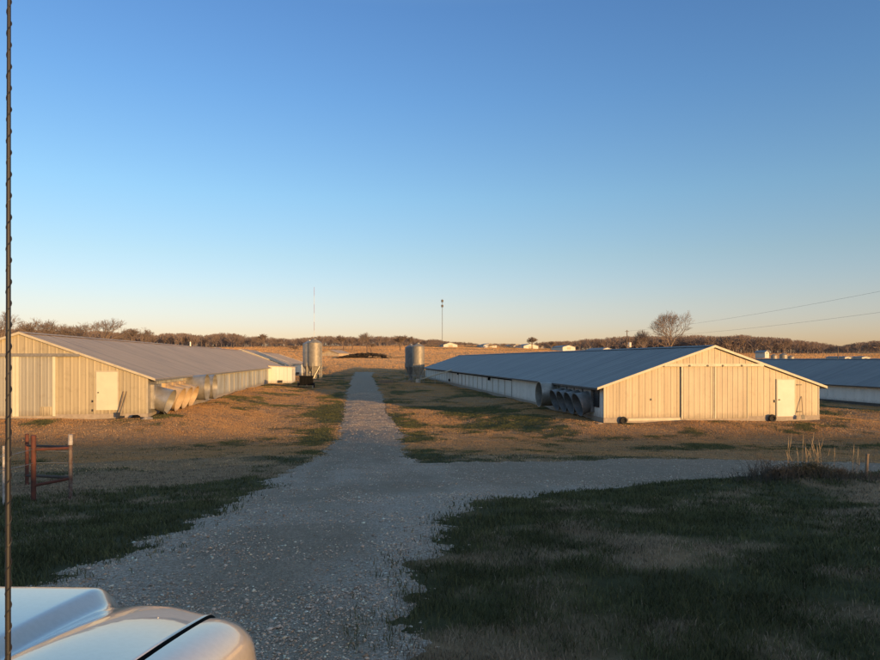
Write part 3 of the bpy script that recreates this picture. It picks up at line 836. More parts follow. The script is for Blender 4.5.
# ------------------------------------------------------------------ silos
def silo(px, d, dia, ztop_row, zb_body_row, label, mat, ladder=True, group='galvanised feed silos'):
    x, y = pt(px, d); zg = float(height(x, y))
    rt = empty('feed_silo', (x, y, zg), random.uniform(0, 1), label, 'silo', group)
    r = dia/2; ztop = (HOR-ztop_row)/F*d - zg; zb = (HOR-zb_body_row)/F*d - zg
    zs = ztop - r*.62
    b = MB(); prof = []; z = zb
    while z < zs - .02:
        prof += [(r, z), (r+.012, z+.04), (r, z+.08)]; 
        z += .11
    prof.append((r, zs)); b.lathe(prof, 32, (0,0,0)); b.build('bin_body', mat, rt, True)
    c = MB(); c.lathe([(r+.05, zs-.03), (r+.05, zs), (r*.25, ztop-.12), (r*.25, ztop-.02), (r*.1, ztop+.02), (0.001, ztop+.03)], 32); c.build('roof_cone', mat, rt, True)
    h = MB(); zh = max(.55, zb-r*1.9); h.lathe([(r, zb), (.16, zh), (.16, zh-.15), (.3, zh-.2), (.3, zh-.35), (.001, zh-.36)], 32); h.build('hopper', mat, rt, True)
    for k in range(6):
        a = k*math.pi/3; e = Vector((math.cos(a), math.sin(a), 0))
        l = MB(); l.bar(e*(r+.02)+Vector((0,0,-.15)), e*(r+.02)+Vector((0,0,zb+.5)), .06); l.build('leg', M['galv_dull'], rt)
    br = MB()
    for zz in (zb*.45,):
        br.tube([Vector((math.cos(k*math.pi/3)*(r+.03), math.sin(k*math.pi/3)*(r+.03), zz)) for k in range(7)], .03, 5)
    for k in range(0, 6, 2):
        a, a2 = k*math.pi/3, (k+1)*math.pi/3
        br.bar((math.cos(a)*(r+.03), math.sin(a)*(r+.03), .1), (math.cos(a2)*(r+.03), math.sin(a2)*(r+.03), zb), .04)
    br.build('brace', M['galv'], rt)
    if ladder:
        l = MB(); 
        for s in (-.2, .2): l.tube([(s, -r-.14, .5), (s, -r-.14, zs), (s, -r*.5, zs+r*.35)], .025, 5)
        z = .6
        while z < zs: l.tube([(-.2, -r-.14, z), (.2, -r-.14, z)], .018, 4); z += .33
        lo = l.build('ladder', M['galv'], rt); lo.rotation_euler = (0,0,1.9)
    return rt
silo(314.5, 100, 2.15, 338.5, 366, 'tall galvanised feed silo beside the left barns, front one with pale sunlit body', M['galv_dull'])
silo(309.5, 107, 2.1, 340, 366, 'galvanised feed silo half hidden behind the sunlit silo on the left', M['galv'], False)
silo(418.2, 95, 1.75, 342.8, 367, 'galvanised feed silo beside the right barn with sunlit conical top', M['galv_dull'])
silo(411.0, 98, 1.75, 344, 367, 'feed silo standing behind and left of the sunlit one by the right barn', M['cone_dark'], False)
# auger from the silo foot up to the eave of the right barn
def auger():
    x, y = pt(418.2, 95); zg = float(height(x, y)); x1, y1 = XR-WR-.3, y_at(XR-WR-.3, 452)
    rt = empty('feed_auger', (x, y, zg), 0, 'long pale auger tube rising from silo foot to eave of the right barn', 'auger')
    e = Vector((x1-x, y1-y, (HOR-369.8)/F*95 - zg))
    m = MB(); m.tube([Vector((-.4,-.1,.25)), e], .09, 10); m.build('tube', M['trim'], rt, True)
    b = MB(); b.box(-.35,.3,-.3,.3,.0,.55); b.build('boot', M['galv'], rt)
    s = MB(); mid = e*.5; s.bar((mid.x, mid.y, -.3), mid, .05); s.build('support', M['galv'], rt)
auger()

# ------------------------------------------------------------------ small things between the barns
def trailer():
    x, y = pt(306.3, 78); zg = float(height(x, y))
    rt = empty('box_trailer', (x, y, zg), .1, 'small black box trailer on wheels in front of the left silos', 'trailer')
    b = MB(); b.box(-.78,.78,-.6,.9,.32,1.42); b.box(-.84,.84,-.66,-.6,1.3,1.42); b.box(-.82,-.78,-.6,.9,1.3,1.42); b.box(.78,.82,-.6,.9,1.3,1.42); 
    for q in (-.55,-.2,.2,.55): b.box(q-.03,q+.03,-.65,-.602,.32,1.29)
    b.build('body', M['black'], rt)
    for s in (-1,1):
        w = MB(); w.lathe([(.05,-.1),(.3,-.1),(.33,-.05),(.33,.05),(.3,.1),(.05,.1)], 20, (s*.9, .2, .3), (1,0,0), True); w.build('wheel', M['rubber'], rt, True)
    t = MB(); t.bar((0,-.6,.38),(0,-1.5,.38),.08); t.bar((0,-1.4,0),(0,-1.4,.4),.06); t.build('drawbar', M['dark_metal'], rt)
trailer()
def marker(px, d, h, r, mat, name, label, cat, tilt=0.0):
    x, y = pt(px, d); zg = float(height(x, y))
    m = MB(); m.tube([(0,0,-.2),(tilt*h, 0, h)], [r, r*.9], 8); m.tube([(tilt*h,0,h),(tilt*h,0,h+r*.5)], [r*1.25, r*1.1], 8)
    o = m.build(name, mat, None, True); o.location = (x, y, zg); tag(o, label, cat); return o
marker(312.7, 78, .95, .05, M['door_white'], 'white_post', 'short white post at the right end of the black trailer', 'post')
marker(866, 15.0, .55, .035, M['old_wood'], 'wooden_post', 'thin weathered stake beside the side road by the dry weeds', 'post', .06)

def leaning_stick(bx, by, bz, tx, ty, tz, r, name, label, cat, blade=False, mat=None):
    rt = empty(name, (bx, by, bz), 0, label, cat)
    e = Vector((tx-bx, ty-by, tz-bz)); m = MB(); m.tube([(0,0,0), e], r, 8); m.build('handle', mat or M['old_wood'], rt, True)
    t = MB()
    if blade:
        t.add([(-.1,-.03,0),(.1,-.03,0),(.12,-.0,.26),(-.12,0,.26),(-.1,-.015,0),(.1,-.015,0),(.12,.02,.26),(-.12,.02,.26)],[(0,1,2,3),(7,6,5,4),(0,4,5,1),(1,5,6,2),(2,6,7,3),(3,7,4,0)])
        t.build('blade', M['dark_metal'], rt)
    else:
        t.box(-.16,.16,-.05,.05,0,.07)
        for i in range(9): t.box(-.15+i*.035,-.13+i*.035,-.045,.045,-.06,.0)
        t.build('bristles', M['dark_metal'], rt)
gx = lambda f, px: f(px)
leaning_stick(XR+lxR(798), YR-.45, ZR+.02, XR+lxR(801), YR-.05, ZR+1.35, .02, 'shovel', 'thin shovel leaning on the right gable beside its white door', 'shovel', True)
leaning_stick(XL+lxL(121.3), YL-.5, ZL+.05, XL+lxL(124), YL-.06, ZL+1.45, .035, 'wooden_plank', 'dark stick leaning on the left gable just right of its door', 'stick', True)
leaning_stick(XL+lxL(124.5), YL-.5, ZL+.06, XL+lxL(127), YL-.06, ZL+1.45, .02, 'push_broom', 'pale stick leaning on the left gable, the one farther from its door', 'broom', False)

def tyre(px, d, r, label, grp='old tyres at the right gable'):
    x, y = XR + lxR(px), YR - .22; zg = float(height(x, y))
    m = MB(); m.lathe([(.001,-.03),(r*.5,-.03),(r*.55,-.09),(r*.9,-.1),(r,-.06),(r,.06),(r*.9,.1),(r*.55,.09),(r*.5,.03),(.001,.03)], 24, (0,0,r-.03), (.1,1,.12))
    o = m.build('tyre', M['rubber'], None, True); o.location = (x,y,zg); tag(o, label, 'tyre', grp)
tyre(622, 37.6, .21, 'small black tyre standing at the foot of the right gable, left end')
tyre(770, 38.2, .22, 'small black tyre at the foot of the right gable, next to the white door')
def rock(px, d, s, mat, name, label, cat, flat=.6, seed=1):
    rg = np.random.default_rng(seed); x, y = pt(px, d); zg = float(height(x, y))
    m = MB(); prof = [(0.001,-.3),(.7,-.25),(1,.1),(.8,.55),(.4,.8),(.001,.85)]
    m.lathe(prof, 9); m.v = [tuple(np.array(p)*s*np.array([1,.8,flat])*(1+rg.normal(0,.12))) for p in m.v]
    o = m.build(name, mat, None, False); o.location = (x,y,zg); tag(o, label, cat); return o
rock(135, 36.0, .28, M['black'], 'black_sack', 'black lumpy sack on the ground near the left gable corner', 'sack', .7, 2)
rock(147.5, 35.4, .3, M['concrete'], 'concrete_block', 'pale broken concrete block by the corner of the left barn', 'block', .5, 3)
rock(162.5, 38.0, .25, M['black'], 'black_bucket', 'black bucket tipped under the first fan of the left barn', 'bucket', .8, 4)
rock(339, 29.5, .13, M['concrete'], 'flat_stone', 'flat pale stone lying in the lane at the junction', 'stone', .12, 5)
rock(600, 37.3, .16, M['concrete'], 'pale_stone', 'small pale stone at the left corner of the right gable', 'stone', .5, 6)
def stacked_boards():
    x, y = pt(385, 92); zg = float(height(x, y))
    m = MB()
    for i in range(5): m.box(-1.1+.05*i, 1.1+.04*i, -.2+.03*i, .2, .09*i, .09*i+.07)
    o = m.build('board_stack', M['old_wood']); o.location=(x,y,zg); tag(o, 'low dark stack of boards on the shaded grass right of the lane', 'boards')
stacked_boards()

# ------------------------------------------------------------------ fence corner at the left
def fence():
    d = 13.0
    def P(px, row, dd): x, y = pt(px, dd); return Vector((x, y, (HOR-row)/F*dd))
    B = P(33.5, 436, 12.8); Bb = P(33.5, 506, 12.8); Cc = P(70.5, 436, 12.9); Cb = P(70.5, 506, 12.9); A = P(27, 434.5, 16.0); Ab = P(27, 484, 16.0)
    o0 = Vector((Bb.x, Bb.y, float(height(Bb.x, Bb.y))))
    rt = empty('pipe_fence', o0, 0, 'rusty red pipe fence corner with white flaked end post on the left grass', 'fence')
    def post(t, r, mat, lab=None):
        z = float(height(t.x, t.y))
        m = MB(); m.tube([Vector((t.x,t.y,z-.3))-o0, t-o0], r, 12); m.tube([t-o0, t-o0+Vector((0,0,.02))], [r*1.1, r*.7], 12)
        return m.build('post', mat, rt, True, lab)
    post(B, .046, M['rust_pipe'], 'rust red post'); post(A, .042, M['rust_pipe']); cp = post(Cc, .036, M['rust_flake'], 'dark post with white flaking cap')
    q = MB(); q.tube([Cc-o0-Vector((0,0,.17)), Cc-o0+Vector((0,0,.03))], .042, 12); q.build('cap', M['flaky_white'], cp, True)
    def rail(p, q, r, mat): m = MB(); m.tube([p-o0, q-o0], r, 8); m.build('rail', mat, rt, True)
    rail(P(34, 449.5, 12.8), P(70, 448, 12.9), .028, M['rust_pipe'])
    rail(P(27, 445.5, 16.0), P(70, 447, 12.95), .025, M['rust_dark'])
    rail(P(27, 475.5, 16.0), P(70, 477.5, 12.9), .03, M['rust_dark'])
    rail(P(34, 485.5, 12.8), P(70, 478.5, 12.9), .03, M['rust_pipe'])
    def wr(pts, name='fence_wire'):
        m = MB(); m.tube([p-o0 for p in pts], .007, 5); m.build(name, M['wire'], rt)
    wr([P(70, 451.5, 12.9), P(52, 451, 12.85), P(34, 449, 12.8), P(15, 454, 12.0), P(-6, 458, 11.5), P(-60, 466, 10.5)])
    wr([P(70, 463, 12.9), P(52, 462.8, 12.85), P(34, 463, 12.8), P(15, 468, 12.0), P(-6, 473, 11.5), P(-60, 484, 10.5)])
    # next post of the wire fence
    t = P(3.5, 446, 12.2)
    m = MB(); z = float(height(t.x, t.y)); m.tube([Vector((t.x,t.y,z-.2))-o0, t-o0], .02, 6); m.build('stake', M['flaky_white'], rt)
    t = P(-60, 450, 10.5); m = MB(); z = float(height(t.x, t.y)); m.tube([Vector((t.x,t.y,z-.2))-o0, t-o0], .05, 8); m.build('post', M['rust_pipe'], rt)
fence()

# ------------------------------------------------------------------ trees
def tree_segments(h, seed, depth=5, spread=.5, trunk=.28, r0=None, min_r=.012, splits=(3, 4), up=.12, len0=.3):
    rg = random.Random(seed); segs = []
    r0 = r0 or h*.022
    def grow(p, dr, ln, r, lev):
        q = p
        n = 3 if lev > 1 else 2
        for i in range(n):
            dr = (dr + Vector((rg.gauss(0,.13), rg.gauss(0,.13), rg.gauss(0,.08)+up*.4))).normalized()
            e = q + dr*ln/n; r1 = max(r*(1-.22*(i+1)/n), min_r)
            segs.append((q, e, max(r*(1-.22*i/n), min_r), r1, lev)); q = e
            if lev > 0 and (lev < depth or i > 0) and i < n-1 and rg.random() < .5:
                side(q, dr, ln*.8, r1*.5, lev-1)
        if lev > 0:
            for k in range(rg.randint(*splits)):
                side(q, dr, ln*rg.uniform(.6, .85), r1*.68, lev-1)
    def side(p, dr, ln, r, lev):
        ax = Vector((rg.gauss(0,1), rg.gauss(0,1), rg.gauss(0,.5))).normalized(); 
        nd_ = (dr + ax*spread*rg.uniform(.6,1.5)).normalized()
        if nd_.z < -.15: nd_.z *= -.5
        grow(p, nd_, ln, r, lev)
    t = Vector((0,0,0)); dr = Vector((rg.gauss(0,.05), rg.gauss(0,.05), 1)).normalized()
    e = t + dr*h*trunk; segs.append((t - Vector((0,0,.4)), e, r0*1.25, r0, depth+1))
    for k in range(rg.randint(3, 4)): side(e, dr, h*len0, r0*.66, depth-1)
    segs.append((e, e + dr*h*.1, r0, r0*.75, depth+1)); 
    grow(e + dr*h*.1, dr, h*len0*.9, r0*.7, depth-1)
    # fit to the height wanted
    zt = max(s[1].z for s in segs); k = h/zt
    return [(a*k, b*k, ra, rb, lv) for a, b, ra, rb, lv in segs]
def seg_arrays(segs, n=4):
    P0 = np.array([s[0][:] for s in segs]); P1 = np.array([s[1][:] for s in segs])
    R0 = np.array([s[2] for s in segs]); R1 = np.array([s[3] for s in segs])
    T = P1-P0; T /= np.linalg.norm(T, axis=1, keepdims=True)+1e-9
    up = np.where(np.abs(T[:,2:3]) < .9, np.array([[0,0,1.]]), np.array([[0,1.,0]]))
    U = np.cross(T, up); U /= np.linalg.norm(U, axis=1, keepdims=True); W_ = np.cross(T, U)
    vs = []
    for P_, R_ in ((P0, R0), (P1, R1)):
        for k in range(n):
            a = 2*math.pi*k/n; vs.append(P_ + (U*math.cos(a)+W_*math.sin(a))*R_[:,None])
    V = np.stack(vs, 1).reshape(-1,3)
    b = np.arange(len(segs))*2*n
    F_ = np.concatenate([np.stack([b+k, b+(k+1)%n, b+n+(k+1)%n, b+n+k], -1) for k in range(n)])
    return V, F_
def bare_tree(px, d, top_row, seed, label, name='bare_tree', group='leafless trees on the skyline', width=1.0, depth=5, min_r=None, mats=('bark','twig'), spread=.5, sides=3, **kw):
    x, y = pt(px, d); zg = float(height(x, y)); h = (HOR-top_row)/F*d - zg
    rt = empty(name, (x, y, zg), 0, label, 'tree', group)
    S = tree_segments(h, seed, depth, spread, min_r=min_r or max(.012, d*.00012), **kw)
    T = [s for s in S if s[4] >= depth]; C_ = [s for s in S if s[4] < depth]
    V, F_ = seg_arrays(T, 8); V = V*np.array([width,width,1]); np_mesh('trunk', V, F_, M[mats[0]], rt, smooth=True)
    V, F_ = seg_arrays(C_, sides); V = V*np.array([width,width,1]); np_mesh('crown', V, F_, M[mats[1]], rt)
    return rt
# the big lone tree behind the right barn
bare_tree(670.5, 330, 309.5, 4, 'big round leafless tree standing alone above the right barn roof', spread=.70, depth=6, width=.92, min_r=.028, trunk=.2, splits=(2,3), len0=.25, sides=3)
trees = [
 (4, 230, 311, 'tall leafless tree at the far left edge behind the antenna', 1.1),
 (27, 300, 320.5, 'bushy leafless tree above the left barn ridge, nearest the peak', 1.2),
 (40, 300, 317.5, 'broad leafless tree above the left barn, left of the second broad one', 1.45),
 (52, 310, 319, 'leafless tree crowding the right side of the broad one above the left barn', 1.3),
 (66, 330, 324, 'low thin leafless tree between the two broad groups above the left barn', 1.3),
 (79, 300, 321.5, 'dense round leafless tree above middle of left barn roof', 1.5),
 (87, 320, 323, 'smaller leafless tree touching the right of the dense round one', 1.2),
 (103.5, 260, 317, 'open branching leafless tree, rightmost tall one above the left barn', 1.2),
 (131, 420, 327.5, 'thin leafless treetop above the wood behind left barn roof', 1.2),
 (143, 420, 327, 'leafless treetop right of the thin one above the left barn roof', 1.1),
 (264, 560, 333.5, 'small leafless treetop at the right end of the wooded rise', 1.3),
 (294, 340, 345, 'small bare tree in the pasture behind the left silos', 1.3),
 (344, 420, 334.5, 'brown bare tree in the pasture just right of the left silos', 1.9),
 (352, 430, 336.5, 'brown bare tree behind the pale sloping shed roof, right of its twin', 1.7),
 (367, 330, 332, 'tallest bare tree in the middle pasture above the brush heap', .9),
 (371, 350, 341, 'low reddish bare tree leaning beside the tallest pasture tree', 2.0),
 (400, 400, 334.5, 'bare tree with wide thin crown left of the right silos', 1.9),
 (409, 410, 336, 'bare tree close above the top of the right silos', 1.6),
 (532, 520, 336.5, 'small round bare tree beside the white sheds on the crest', 1.8),
 (551, 480, 341, 'low bare tree at the right of the white crest sheds', 1.9),
 (644, 330, 329, 'thin pale bare tree between utility pole and the big lone tree', .8),
 (637, 340, 336, 'very thin bare sapling right of the utility pole', .6),
]
for i, (px, d, top, lab, w) in enumerate(trees):
    red = px in (371, 352, 344)
    bare_tree(px, d, top, 100+i, lab, width=min(w, 1.4), depth=5, spread=.58, min_r=d*.00010, splits=(2,3) if i % 2 else (3,3), mats=('bark','twig_red') if red else ('bark','twig'), len0=.26)

# far-off wood: one mass of bare trees
def build_wood():
    temps = []
    for s in range(7):
        S = tree_segments(1.0, 500+s, 3, .62, .18, r0=.018, min_r=.0075, splits=(3,4), len0=.3)
        S = [x for x in S]; temps.append(seg_arrays(S, 3))
    TP = np.array([-60, 0, 60, 100, 150, 200, 235, 260, 285, 300, 330, 400, 440, 470, 520, 540, 560, 600, 640, 680, 720, 745, 770, 800, 815, 830, 845, 860, 880, 940])
    TR = np.array([327, 328, 329, 331, 333.5, 333, 333, 335, 338, 337.6, 335.6, 336.6, 339.5, 342.0, 344.5, 342, 339.8, 337, 335.5, 334.5, 335, 334.8, 336.8, 338.3, 341, 343.5, 344, 341.5, 340, 338])
    Vs = []; Fs = []; n = 0
    rg = np.random.default_rng(5)
    for i in range(2100):
        px = rg.uniform(-70, 950); d = rg.uniform(560, 860)
        top = np.interp(px, TP, TR) + rg.gamma(1.2, 1.0) + .3 + (fbm(np.array(px), np.array(0.), 14, 2, 3) - .5) * 3.2
        x, y = pt(px, d); zt = (HOR-top)/F*d; zg = float(height(x, y)); hgt = zt-zg
        if hgt < 2.5 : 
            continue
        hgt = min(hgt, 24); zg = zt - hgt
        V, F_ = temps[rg.integers(7)]; a = rg.uniform(0, 6.28); c, s = math.cos(a), math.sin(a); w = rg.uniform(.8, 1.2) * max(hgt, 9)
        Q = np.stack([(V[:,0]*c-V[:,1]*s)*w + x, (V[:,0]*s+V[:,1]*c)*w + y, V[:,2]*hgt + zg], -1)
        Vs.append(Q); Fs.append(F_+n); n += len(V)
    o = np_mesh('wood', np.concatenate(Vs), np.concatenate(Fs), M['twig_red']); tag(o, 'far-off brown leafless wood along the horizon', 'wood', kind='stuff')
    # undergrowth along the wood's near edge
    N = 16000
    px = rg.uniform(-70, 950, N); d = rg.uniform(640, 880, N); x, y = pt(px, d)
    zg = height(x, y); top = (HOR-(np.interp(px, TP, TR)+2.5))/F*d
    h = np.minimum(rg.uniform(2, 8, N), np.maximum(top-zg, .5)); w = rg.uniform(.05, .16, N)
    a = rg.uniform(0, 6.28, N); lx = rg.normal(0, 1.3, N); ly = rg.normal(0, 1.3, N)
    P0 = np.stack([x, y, zg-.5], -1); P1 = np.stack([x+lx, y+ly, zg+h], -1)
    U = np.stack([np.cos(a)*w, np.sin(a)*w, 0*w], -1); Wv = np.stack([-np.sin(a)*w, np.cos(a)*w, 0*w], -1)
    V = np.stack([P0-U, P0+U, P0+Wv, P1-U*.4, P1+U*.4, P1+Wv*.4], 1).reshape(-1,3); b = np.arange(N)*6
    F_ = np.concatenate([np.stack([b, b+1, b+4, b+3], -1), np.stack([b+1, b+2, b+5, b+4], -1), np.stack([b+2, b, b+3, b+5], -1)])
    o = np_mesh('undergrowth', V, F_, M['twig_red']); tag(o, 'brown thicket filling the foot of the far wood', 'undergrowth', kind='stuff')
build_wood()

# brush heap and scrap in the middle pasture
def brush_heap():
    rg = random.Random(9); x0, y0 = pt(364, 262); zg = float(height(x0, y0)); m = MB()
    for i in range(1100):
        u = rg.uniform(-10, 11); env = (1-abs((u-1)/11.5)**2.0)*2.0
        if env <= .05: continue
        v = rg.gauss(0, 1.2); z = rg.uniform(0, env); a = rg.uniform(0, 6.28); l = rg.uniform(.6, 1.8)
        dx, dy, dz = math.cos(a)*l, math.sin(a)*l, rg.gauss(0, .3)
        m.bar((u-dx/2, v-dy/2, z-dz/2), (u+dx/2, v+dy/2, z+dz/2), rg.uniform(.08,.2))
    o = m.build('brush_heap', M['twig_dark']); o.location=(x0,y0,zg); o.rotation_euler=(0,0,-TH); tag(o, 'long dark heap of cut brush in the sunlit middle pasture', 'brush heap')
brush_heap()
def log_pile(px, d, label, seed, n=9):
    rg = random.Random(seed); x, y = pt(px, d); zg = float(height(x, y)); m = MB()
    for i in range(n):
        a = rg.uniform(-.5,.5); l = rg.uniform(.8,2.2); r_ = rg.uniform(.12,.25); u = rg.uniform(-2.2,2.2); z = r_+rg.uniform(0,.7)
        m.tube([(u-math.cos(a)*l/2, -math.sin(a)*l/2, z), (u+math.cos(a)*l/2, math.sin(a)*l/2, z+rg.gauss(0,.2))], r_, 7)
    o = m.build('log_pile', M['old_wood']); o.location=(x,y,zg); tag(o, label, 'log pile', 'log piles in the pasture')
log_pile(392, 255, 'scattered brown logs just right of the dark brush heap', 1, 12)
log_pile(401, 258, 'smaller pile of logs left of the right-hand silos', 2, 8)
log_pile(374, 256, 'few pale logs in front of the dark brush heap', 3, 4)

# ------------------------------------------------------------------ far sheds
def far_shed(px, d, wpx, hpx, label, rz=0.0, L=30, name='white_shed', group='pale sheds along the far crest', base_row=None, roof='shed_roof'):
    x, y = pt(px, d); zg = float(height(x, y))
    if base_row is not None: zg = (HOR-base_row)/F*d
    w = wpx/F*d/2; h = hpx/F*d
    rt = empty(name, (x, y, zg), rz, label, 'shed', group)
    he = h*.55
    b = MB(); b.add([(-w,0,-2),(w,0,-2),(w,0,he),(0,0,h-.1),(-w,0,he),(-w,L,-2),(w,L,-2),(w,L,he),(0,L,h-.1),(-w,L,he)],
        [(0,1,2,3,4),(5,9,8,7,6),(1,6,7,2),(0,4,9,5)]); b.build('wall', M['gable_cream'] if name == 'pale_shed' else M['shed_white'], rt)
    r_ = MB()
    for s in (-1,1):
        xe = w+.4; ze = he-(h-he)*.4/w
        vs = [(0,-.5,h+.12),(s*xe,-.5,ze+.12),(s*xe,L+.5,ze+.12),(0,L+.5,h+.12),(0,-.5,h-.08),(s*xe,-.5,ze-.08),(s*xe,L+.5,ze-.08),(0,L+.5,h-.08)]
        r_.add(vs, [(0,1,2,3),(7,6,5,4),(0,4,5,1),(1,5,6,2),(2,6,7,3),(3,7,4,0)])
    r_.build('roof', M[roof], rt)
    d_ = MB(); d_.box(-w*.3, w*.3, -.12, -.03, 0, he*.9); d_.build('door', M['door_leaf'], rt)
    return rt
far_shed(450.5, 560, 14, 4.6, 'first pale gable shed on the crest right of the radio tower')
far_shed(490, 570, 14, 4.4, 'second pale gable shed on the crest, between the tower and the round tree')
far_shed(531, 560, 15, 5.0, 'third pale gable shed on the crest, below the small round tree')
far_shed(540, 590, 9, 3.8, 'small shed touching the right side of the third crest shed')
far_shed(569, 500, 13, 4.0, 'pale gable shed above the middle of the right barn roof', base_row=349.2)
far_shed(607.5, 420, 9, 3.2, 'low pale shed just peeping over the right barn ridge', base_row=350.8)
far_shed(517, 620, 10, 3.0, 'dim shed with brown roof between second and third crest sheds')
far_shed(330, 300, 20, 7.2, 'pale shed with sloping sunlit roof right of the left silos', rz=-.5, L=10, name='pale_shed', roof='roof_tan', group='farm sheds in the valley', base_row=357.3)
far_shed(767, 330, 4.5, 3.6, 'tiny white farmhouse behind the far right barn roof', L=8, name='farmhouse', group='farm sheds in the valley', base_row=354)
far_shed(215, 240, 5, 1.8, 'pale shed top peeping over the left barn ridge', L=8, base_row=349.5, group='farm sheds in the valley')
far_shed(866, 300, 9, 2.0, 'low pale shed roof above the far right barn, right edge', L=12, base_row=358.5, group='farm sheds in the valley')
far_shed(848, 300, 7, 2.0, 'low pale shed roof above the far right barn, left of its neighbour', L=12, base_row=358.5, group='farm sheds in the valley')
def grain_bin(px, d, wpx, top, label):
    x, y = pt(px, d); zg = float(height(x, y)); r = wpx/F*d/2; zt = (HOR-top)/F*d-zg
    rt = empty('grain_bin', (x,y,zg), 0, label, 'grain bin', 'grain bins behind the far right barn')
    b = MB(); b.lathe([(r,-.5),(r,zt-r*.5)], 20); b.build('bin_body', M['galv_dull'], rt, True)
    c = MB(); c.lathe([(r*1.05,zt-r*.52),(r*.2,zt-.05),(.001,zt)], 20); c.build('roof_cone', M['galv_dull'], rt, True)
grain_bin(774, 200, 6, 354, 'round galvanised grain bin beside the tiny white farmhouse')
grain_bin(783.5, 190, 7.5, 353, 'wide galvanised grain bin, right of the other one behind the right barn')
grain_bin(791, 185, 6, 355.3, 'low galvanised grain bin, rightmost of the three')

# ------------------------------------------------------------------ masts, poles, wires
def mast(px, d, top, w, label, dishes=(), red=False, name='radio_mast'):
    x, y = pt(px, d); zg = float(height(x, y)); h = (HOR-top)/F*d-zg
    rt = empty(name, (x,y,zg), .3, label, 'mast')
    n = 14; seg = h/n
    for part in ((0, 1) if red else (0,)):
        m = MB()
        for i in range(n):
            if red and (i//2) % 2 != part: continue
            z0, z1 = i*seg, (i+1)*seg
            for k in range(3):
                a = k*2.094; a2 = a+2.094; p = (math.cos(a)*w, math.sin(a)*w); q = (math.cos(a2)*w, math.sin(a2)*w)
                m.bar((p[0],p[1],z0),(p[0],p[1],z1), w*.35)
                for j in range(3):
                    za = z0+seg*j/3; zb = z0+seg*(j+1)/3
                    m.bar((p[0],p[1],za),(q[0],q[1],zb), w*.18)
        m.build('lattice', M['red_paint'] if (red and part == 0) else (M['shed_white'] if red else M['mast_grey']), rt)
    for row in dishes:
        z = (HOR-row)/F*d-zg; m = MB()
        for k in range(6):
            a = k*math.pi/3; m.box(math.cos(a)*w*3-.3, math.cos(a)*w*3+.3, math.sin(a)*w*3-.3, math.sin(a)*w*3+.3, z-1.1, z+1.1)
        m.tube([(math.cos(k*math.pi/3)*w*3, math.sin(k*math.pi/3)*w*3, z) for k in range(7)], .12, 4)
        m.build('antenna_ring', M['mast_grey'], rt)
mast(442.3, 640, 299, .26, 'grey radio tower with two antenna rings above the field horizon', (301, 306))
mast(314.2, 700, 287, .2, 'thin red and white radio mast rising behind the left silos', (), True)

def pole(px, d, top, label, box=True, r=.16, arm=True, name='utility_pole'):
    x, y = pt(px, d); zg = float(height(x, y)); h = (HOR-top)/F*d-zg
    rt = empty(name, (x,y,zg), .4, label, 'pole', 'wooden poles around the barns')
    m = MB(); m.tube([(0,0,-1),(0,0,h)], [r*1.2, r*.8], 10); m.build('shaft', M['wood_pole'], rt, True)
    if arm: a = MB(); a.box(-.9,.9,-.08,.08,h-.6,h-.45); a.build('crossarm', M['wood_pole'], rt)
    if box:
        b = MB(); b.lathe([(.001,0),(.5,0),(.55,.1),(.55,1.5),(.45,1.7),(.001,1.75)], 16, (1.1,-.2,h-6.0)); b.bar((0,0,h-5.3),(1.1,-.2,h-5.3),.12); b.build('transformer', M['shed_white'], rt, True)
    return rt, Vector((x,y,zg+h))
_, pA = pole(627, 230, 330, 'dark utility pole with white transformer above the right barn roof')
pole(190.5, 180, 337.3, 'pale thin pole behind the left barn ridge, left one of the pair', False, .11, False)
pole(201.5, 180, 338, 'pale thin pole behind the left barn ridge, right one of the pair', False, .11, False)
pole(838, 300, 346.8, 'small pale pole in the pasture above the far right barn roof', False, .18, False)
pole(658, 300, 341, 'short pole beside the foot of the big lone tree', False, .2, False)
_, pB = pole(1010, 90, 262, 'tall utility pole outside the right edge carrying the overhead wires')
def wire(a, b, sag, label):
    m = MB(); pts = []
    for i in range(41):
        t = i/40; p = a.lerp(b, t); p.z -= sag*4*t*(1-t); pts.append(p-a)
    m.tube(pts, .017, 5); o = m.build('overhead_wire', M['cable']); o.location = a; tag(o, label, 'wire', 'overhead wires')
wire(pA-Vector((0,0,.4)), pB-Vector((0,0,.4)), 1.2, 'upper thin overhead wire crossing the sky above the far right barn')
wire(pA-Vector((0,0,2.6)), Vector((pB.x,pB.y,(HOR-294)/F*90)), 1.1, 'lower thin overhead wire crossing the sky above the far right barn')

